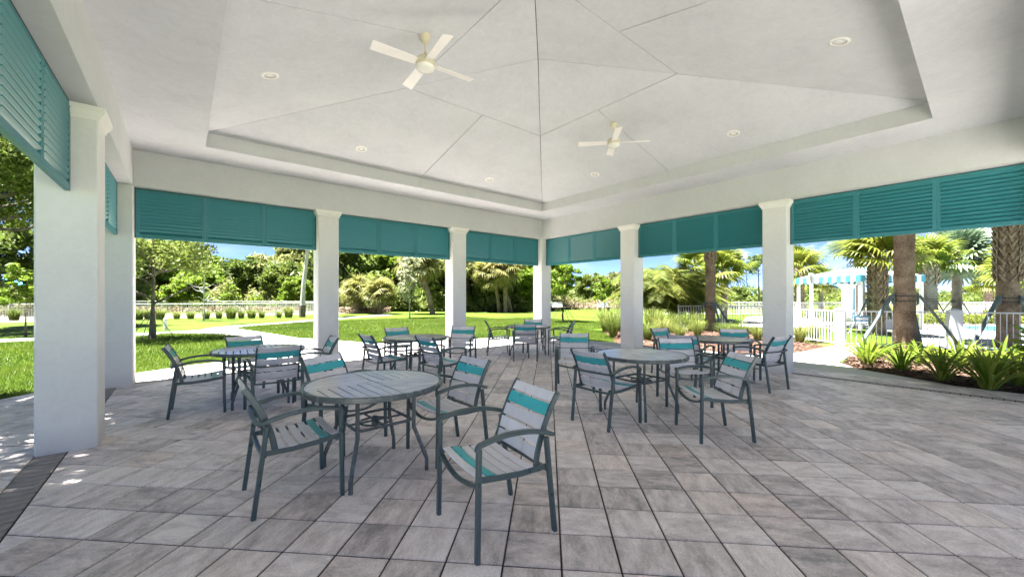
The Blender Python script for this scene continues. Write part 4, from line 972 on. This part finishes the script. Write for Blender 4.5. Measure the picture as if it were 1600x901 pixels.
def tuft(seed, n, hgt, spread, wd, base=.10):
    g = np.random.default_rng(seed); V = []; F = []; b = 0
    for i in range(n):
        a = g.uniform(0, 6.283); L = hgt*g.uniform(.6, 1.1); o_ = spread*g.random()**.7; r0 = base*g.random()**.6; c, s_ = math.cos(a), math.sin(a); w_ = wd*g.uniform(.6, 1.3)
        pts = [(r0, 0), (r0 + o_*.30, L*.62), (r0 + o_*.68, L*.95), (r0 + o_*1.1, L*.86 if o_ > .3 else L*1.08)]
        for k, (r_, z) in enumerate(pts):
            ww = w_*(1 - k/3.2); V += [(c*r_ - s_*ww, s_*r_ + c*ww, z), (c*r_ + s_*ww, s_*r_ - c*ww, z)]
        for k in range(3): F.append((b+2*k, b+2*k+1, b+2*k+3, b+2*k+2))
        b += 8
    return fast_mesh('grass_tuft', np.array(V), np.array(F))
TUFT = [tuft(s, 420, 1.0, .75, .008) for s in (1, 2, 3)]
for m in TUFT: m.materials.append(M_muhly)
MOUND = [tuft(s, 460, .85, .42, .012, .24) for s in (4, 5, 6)]
for m in MOUND: m.materials.append(M_muhly)
def tufts(lst, group, ms=None):
    ms = ms or TUFT
    for i, (px, D, s, lab) in enumerate(lst):
        x, y = at(px, D); o = put('ornamental_grass', ms[i % 3], loc=(x, y, 0), rot=(0, 0, random.uniform(0, 6.28)), scale=(s, s, s*random.uniform(.75, .95))); tag(o, lab, 'grass clump', group)
tufts([(1012, 13.6, .8, 'golden grass clump touching the first right column'), (1036, 14.4, .8, 'golden grass clump second from the first right column'),
       (1062, 13.8, .72, 'golden grass clump left of the braced palm foot'), (1090, 14.6, .72, 'golden grass clump in front of the braced palm foot'),
       (1050, 16.4, 1.05, 'golden grass clump below the feathery palms'), (1080, 16.8, .9, 'golden grass clump behind the braced palm brace'),
       (1132, 14.2, .7, 'golden grass clump just right of the braced palm'), (1158, 13.8, .66, 'golden grass clump in front of the picket fence'),
       (1184, 13.4, .66, 'golden grass clump against the wide right column'), (1020, 16.8, 1.2, 'tall golden grass clump behind the first right column'),
       (1250, 12.9, .75, 'low grass clump just right of the wide right column'), (1272, 13.4, .7, 'low grass clump at the foot of the gate fence'),
       (958, 14.8, 1.05, 'golden grass clump in the mulch left of the first right column'), (946, 17.0, 1.05, 'golden grass clump farther out on the mulch tip'),
       (968, 17.5, 1.2, 'tall golden grass clump behind the mulch tip')], 'golden grass clumps')
fl = [('first', 216, 26.5, 1.0), ('second', 232, 27, .85), ('third', 250, 26.8, .9), ('fourth', 276, 27.4, .65), ('fifth', 298, 27.6, .75), ('sixth', 322, 27.5, .75), ('seventh', 342, 28, .65), ('eighth', 361, 27.8, 1.0), ('ninth', 377, 28.2, .65), ('tenth', 393, 28.4, .9), ('eleventh', 409, 28.8, .65), ('twelfth', 436, 29.2, .6), ('thirteenth', 451, 29.6, 1.0)]
tufts([(px, D, s, '%s grass tuft from the left along the white pond fence' % n_) for n_, px, D, s in fl] + [(22, 26, .9, 'grass tuft by the fence seen left of the first column')], 'grass tufts along the pond fence', MOUND)
def strap_leaf(seed, L, arch, wd):
    g = random.Random(seed); n = 8; o = MB(); vs = []
    for k in range(n+1):
        u = k/n; x = arch*L*u**1.5; z = L*(u - .42*arch*u**2.6); ww = wd*(.55 + .9*math.sin(min(1, u*1.25)*math.pi*.5))*(1 - u**4)*.5 + .001
        vs += [(x, -ww, z + ww*.45), (x - .0, 0, z), (x, ww, z + ww*.45)]
    o.add(vs, [f for k in range(n) for f in ((k*3, k*3+1, k*3+4, k*3+3), (k*3+1, k*3+2, k*3+5, k*3+4))])
    m = o.mesh('leaf', True); m.materials.append(M_strap); return m
SL = [strap_leaf(i, .72, a, .036) for i, a in enumerate((.25, .5, .75, 1.0, 1.25))]
def strap_plant(pos, s, n, label):
    t = thing('strap_leaf_plant', label, 'plant', (pos[0], pos[1], .03), random.uniform(0, 6), 'strap-leaved plants in the mulch bed')
    for i in range(n):
        f = i/n; a = i*2.39996; m = SL[min(4, int(f*5))]; r_ = .03 + .07*f
        o = put('leaf', m, parent=t, loc=(math.cos(a)*r_, math.sin(a)*r_, 0), rot=(random.uniform(-.12, .12), random.uniform(-.10, .16), a), scale=[s*random.uniform(.75, 1.15)]*3)
strap_plant(at(1356, 8.7), .98, 52, 'leafy strap-leaved plant at the left tip of the mulch bed')
strap_plant(at(1409, 7.9), .86, 46, 'strap-leaved plant in front of the nearest palm trunk')
strap_plant(at(1472, 7.0), .92, 50, 'strap-leaved plant with drooping outer leaves right of the grey strut')
strap_plant(at(1545, 6.35), 1.05, 66, 'largest strap-leaved plant at the patio edge on the right')
strap_plant(at(1592, 6.5), 1.0, 50, 'strap-leaved plant cropped by the right picture edge')
strap_plant(at(1440, 8.6), .9, 26, 'strap-leaved plant behind the nearest palm braces')
strap_plant(at(1500, 8.3), .95, 28, 'strap-leaved plant at the foot of the thick fence post')
strap_plant(at(1560, 8.2), .95, 28, 'strap-leaved plant under the fence in front of the rough palm')
strap_plant(at(1600, 7.9), .95, 26, 'strap-leaved plant behind the right edge plant')

# ------------------------------------------------------------------ fences, gate, cabana, far furniture
def fence(pts, h, label, posts=True, pitch=.115, pk=.018, postw=.055, single=True, postgap=2.0, name='picket_fence', group=None):
    t = thing(name, label, 'fence', (pts[0][0], pts[0][1], 0), 0, group); ox, oy = pts[0]
    pm = MB().box(-pk/2, pk/2, -pk/2, pk/2, .06, h - .02).mesh('picket'); pm.materials.append(M_white)
    pomesh = MB().box(-postw/2, postw/2, -postw/2, postw/2, -.03, h + .05).box(-postw*.62, postw*.62, -postw*.62, postw*.62, h + .052, h + .075).mesh('post'); pomesh.materials.append(M_white)
    allp = MB(); rails = MB()
    for (x0, y0), (x1, y1) in zip(pts[:-1], pts[1:]):
        L = math.dist((x0, y0), (x1, y1)); ux, uy = (x1-x0)/L, (y1-y0)/L
        for z in (.09, h - .02): rails.sweep([(x0-ox, y0-oy, z), (x1-ox, y1-oy, z)], .035, .04)
        n = int(L/pitch)
        for i in range(1, n):
            x, y = x0 + ux*i*L/n - ox, y0 + uy*i*L/n - oy
            if single: put('picket', pm, parent=t, loc=(x, y, 0))
            else: allp.box(x-pk/2, x+pk/2, y-pk/2, y+pk/2, .06, h - .02)
        if posts:
            k = max(1, round(L/postgap))
            for i in range(k+1): put('post', pomesh, parent=t, loc=(x0 + ux*i*L/k - ox, y0 + uy*i*L/k - oy, 0))
    put('rails', rails, M_white, t)
    if not single: put('pickets', allp, M_white, t, kind='stuff')
    return t
G0 = (15.45, 2.86); G1 = (15.98, 1.60)
fence([at(1200, 18.5), (16.8, 4.45), (G0[0] + .1, G0[1] + .08)], 1.1, 'white picket fence left of the pool gate', group='white picket fences')
fence([(G1[0] + .03, G1[1] - .1), (16.46, .60)], 1.1, 'short white picket fence right of the gate behind the nearest palm', group='white picket fences')
fence([(16.50, .50), (17.6, -2.0)], 1.1, 'white picket fence right of the thick post, before the pool', group='white picket fences')
fence([at(1200, 18.5), at(1060, 19.5)], 1.1, 'white picket fence behind the golden grasses', single=False, group='white picket fences')
fence([at(980, 34), at(1245, 33), at(1700, 34)], 1.1, 'long white fence at the far side of the pool', single=False, postgap=2.4, pk=.022, group='white picket fences')
fence([at(-80, 29), at(110, 28), at(300, 28.4), at(430, 31), at(500, 33.5)], 1.05, 'white picket fence along the pond behind the left lawn', single=False, postgap=2.3, pk=.019, pitch=.125, group='white picket fences')
fence([at(-60, 42), at(300, 44), at(400, 43), at(500, 38)], 1.1, 'second white fence on the far bank of the pond', single=False, postgap=2.4, pk=.019, pitch=.15, group='white picket fences')
def bigpost(p, lab, s=.2, h=1.16):
    t = thing('fence_post', lab, 'post', (p[0], p[1], -.03), math.atan2(G1[1]-G0[1], G1[0]-G0[0]), 'thick white fence posts')
    put('shaft', MB().box(-s/2, s/2, -s/2, s/2, 0, h), M_white, t)
    put('cap', MB().box(-s*.58, s*.58, -s*.58, s*.58, h + .001, h + .03).add([(-s*.5, -s*.5, h+.031), (s*.5, -s*.5, h+.031), (s*.5, s*.5, h+.031), (-s*.5, s*.5, h+.031), (0, 0, h+.075)], [(0, 1, 4), (1, 2, 4), (2, 3, 4), (3, 0, 4)]), M_white, t)
bigpost(G0, 'thick white gate post left of the blue sign'); bigpost(G1, 'thick white gate post right of the blue sign', .17); bigpost((16.48, .55), 'thick white post in the fence right of the nearest palm', .25, 1.14)
gl = math.dist(G0, G1); ga = math.atan2(G1[1]-G0[1], G1[0]-G0[0])
gt_ = thing('pool_gate', 'white picket pool gate between two thick posts', 'gate', (G0[0], G0[1], 0), ga)
put('gate_frame', MB().box(.13, gl-.12, -.018, .018, 1.06, 1.10).box(.13, gl-.12, -.018, .018, .08, .12).box(.13, .165, -.02, .02, .121, 1.059).box(gl-.155, gl-.12, -.02, .02, .121, 1.059), M_white, gt_)
pk = MB().box(-.009, .009, -.009, .009, .121, 1.059).mesh('picket'); pk.materials.append(M_white)
for i in range(1, 9): put('picket', pk, parent=gt_, loc=(.165 + (gl - .32)*i/9, 0, 0))
put('latch_box', MB().box(gl-.30, gl-.17, -.06, -.022, .56, .86), M_greybox, gt_)
sg = thing('sign', 'small blue framed sign with a white panel hung on the pool gate', 'sign', (G0[0] + math.cos(ga)*.52, G0[1] + math.sin(ga)*.52, .86), ga)
put('board', MB().box(-.18, .18, -.040, -.022, -.085, .085), M_sign, sg); put('panel', MB().box(-.145, .145, -.044, -.0405, -.04, .042), M_white, sg)
# cabana
cp = at(1337, 20.0); ca = math.atan2(RT[1], RT[0]) + R(8)
cb = thing('cabana', 'white post cabana with a teal and white striped canopy by the pool', 'cabana', (cp[0], cp[1], 0), ca)
hw = 1.75; ze = 2.52; zp = 3.05
for sx in (-1, 1):
    for sy in (-1, 1): put('post', MB().box(sx*(hw-.1)-.055, sx*(hw-.1)+.055, sy*(hw-.1)-.055, sy*(hw-.1)+.055, 0, ze - .003), M_white, cb)
ns = 15
for q in range(4):
    rm = Matrix.Rotation(q*math.pi/2, 4, 'Z')
    for i in range(ns):
        u0, u1 = -hw + 2*hw*i/ns, -hw + 2*hw*(i+1)/ns; mt = M_cabt if i % 2 == 0 else M_cabw
        f = lambda u: (1 - abs(u)/hw)
        pts = [(u0, -hw, ze), (u1, -hw, ze), (u1, -hw + hw*f(u1), ze + (zp-ze)*f(u1)), (u0, -hw + hw*f(u0), ze + (zp-ze)*f(u0))]
        vs = [rm @ Vector(p) for p in pts]; o = MB().add(vs + [v + Vector((0, 0, .012)) for v in vs], [(3, 2, 1, 0), (4, 5, 6, 7), (0, 1, 5, 4), (1, 2, 6, 5), (2, 3, 7, 6), (3, 0, 4, 7)])
        put('roof_stripe', o, mt, cb)
        v0, v1 = u0 + .006, u1 - .006
        fl_ = [(v0, -hw, ze - .005), (v1, -hw, ze - .005), (v1, -hw, ze - .27), ((v0+v1)/2, -hw, ze - .31), (v0, -hw, ze - .27)]
        a_ = [rm @ Vector(p) for p in fl_]; b_ = [rm @ Vector((p[0], p[1] - .012, p[2])) for p in fl_]
        put('valance_flap', MB().add(a_ + b_, [(0, 1, 2, 3, 4), (9, 8, 7, 6, 5)] + [(k, (k+1) % 5, 5+(k+1) % 5, 5+k) for k in range(5)]), mt, cb)
def chaise(loc, rz, lab):
    t = thing('chaise_lounge', lab, 'lounge chair', loc, rz, 'white chaise lounges at the cabana')
    for s in (-.3, .3):
        put('side_rail', MB().sweep([(-.95, s, .34), (.95, s, .34)], .04, .05), M_white, t); put('back_rail', MB().sweep([(.25, s*.93, .38), (.85, s*.93, .88)], .035, .04), M_white, t)
        for x_ in (-.8, .75): put('leg', MB().box(x_-.02, x_+.02, s-.02, s+.02, 0, .315), M_white, t)
    put('seat', MB().box(-.92, .25, -.27, .27, .366, .38), M_cabw, t)
    put('backrest', MB().add([(.26, -.26, .40), (.86, -.26, .90), (.86, .26, .90), (.26, .26, .40), (.268, -.26, .39), (.868, -.26, .89), (.868, .26, .89), (.268, .26, .39)], [(0, 1, 2, 3), (7, 6, 5, 4), (0, 4, 5, 1), (1, 5, 6, 2), (2, 6, 7, 3), (3, 7, 4, 0)]), M_cabw, t)
chaise((*at(1302, 17.9), 0), ca + R(200), 'white chaise lounge seen through the fence left of the gate post')
chaise((*at(1338, 17.6), 0), ca + R(170), 'white chaise lounge seen through the gate behind the sign')
tw_ = thing('towel_cabinet', 'white cabinet with a teal door under the striped canopy', 'cabinet', (*at(1326, 22.6), 0), ca)
put('body', MB().box(-.24, .24, -.2, .2, 0, 2.2).box(-.30, .30, -.25, .25, 2.201, 2.28), M_white, tw_); put('door', MB().box(-.15, .15, -.222, -.202, .5, 2.0), M_cabt, tw_)
# thin post with light near the cabana
lp = thing('deck_light_post', 'slim white post left of the cabana with a small lamp', 'post', (*at(1268, 18.6), -.02)); put('shaft', MB().box(-.06, .06, -.06, .06, 0, 2.55), M_white, lp); put('lamp_head', MB().box(-.16, .10, -.08, .08, 2.551, 2.66), M_greybox, lp)
# far benches, bollard, shade canopy, metal cover
for px, lab in ((872, 'pale grey bench far off beyond the lawn, left one behind a staked tree'), (944, 'pale grey bench far off beyond the lawn, right one behind a staked tree')):
    t = thing('bench', lab, 'bench', (*at(px, 43), 0), ca + R(20), 'far benches')
    put('seat', MB().box(-.75, .75, -.25, .25, .42, .48), M_greybox, t); put('backrest', MB().box(-.75, .75, .20, .25, .50, .98), M_greybox, t)
    for x_ in (-.6, .6): put('leg', MB().box(x_-.04, x_+.04, -.2, .2, 0, .419), M_dkmetal, t)
bo_ = thing('bollard', 'low white bollard on the grass beside the young oak', 'bollard', (*at(258.5, 18.5), -.03)); put('shaft', MB().lathe([(.0, 0), (.07, 0), (.07, .52), (.05, .56), (.0, .57)], 16), M_white, bo_); put('collar', MB().lathe([(.073, .42), (.075, .43), (.075, .47), (.073, .48)], 16), M_greybox, bo_)
sc_ = thing('shade_canopy', 'teal shade canopy half hidden by trees at the left picture edge', 'canopy', (*at(8, 36), 0), ca)
put('roof', MB().add([(-3, -3, 2.0), (3, -3, 2.0), (3, 3, 2.0), (-3, 3, 2.0), (-3, -3, 1.75), (3, -3, 1.75), (3, 3, 1.75), (-3, 3, 1.75), (0, 0, 3.3)], [(0, 1, 8), (1, 2, 8), (2, 3, 8), (3, 0, 8), (4, 5, 1, 0), (5, 6, 2, 1), (6, 7, 3, 2), (7, 4, 0, 3)]), M_cabt, sc_)
for sx in (-2.8, 2.8):
    for sy in (-2.8, 2.8): put('post', MB().box(sx-.06, sx+.06, sy-.06, sy+.06, 0, 1.9), M_white, sc_)
# round-leaved shrub at the right picture edge
sh = thing('round_leaf_shrub', 'round-leaved green shrub poking in at the right picture edge', 'shrub', (*at(1612, 6.3), .02))
put('stem', MB().tube(curve([(0, 0, 0), (.03, .0, .5), (-.02, .04, .95)], 4), [.014]*9, 6), M_bark, sh)
lf = MB().add([(.0, 0, 0)] + [(.07 + .07*math.cos(a), .055*math.sin(a), .01*math.cos(2*a)) for a in [2*math.pi*k/10 for k in range(10)]], [(0, k+1, (k+1) % 10 + 1) for k in range(10)]).mesh('leaf'); lf.materials.append(M_strap)
for i in range(34):
    z = .25 + .75*i/34; a = i*2.4; put('leaf', lf, parent=sh, loc=(math.cos(a)*.05, math.sin(a)*.05, z), rot=(random.uniform(-.5, .5), -.3 + random.uniform(-.4, .4), a), scale=[random.uniform(.8, 1.4)]*3)

# a few dry leaves and crumbs blown onto the pavers
n = 40; px = RNG.uniform(-1, 8.6, n); py = RNG.uniform(.8, 9, n); V, F = leafquads(np.stack([px, py, np.full(n, .005)], 1), .018, up=6, elong=1.3)
tag(put('leaf_litter', fast_mesh('leaf_litter', V, F), M_chip, kind='stuff'), 'tiny dry leaf crumbs scattered on the pavers', 'leaf litter')
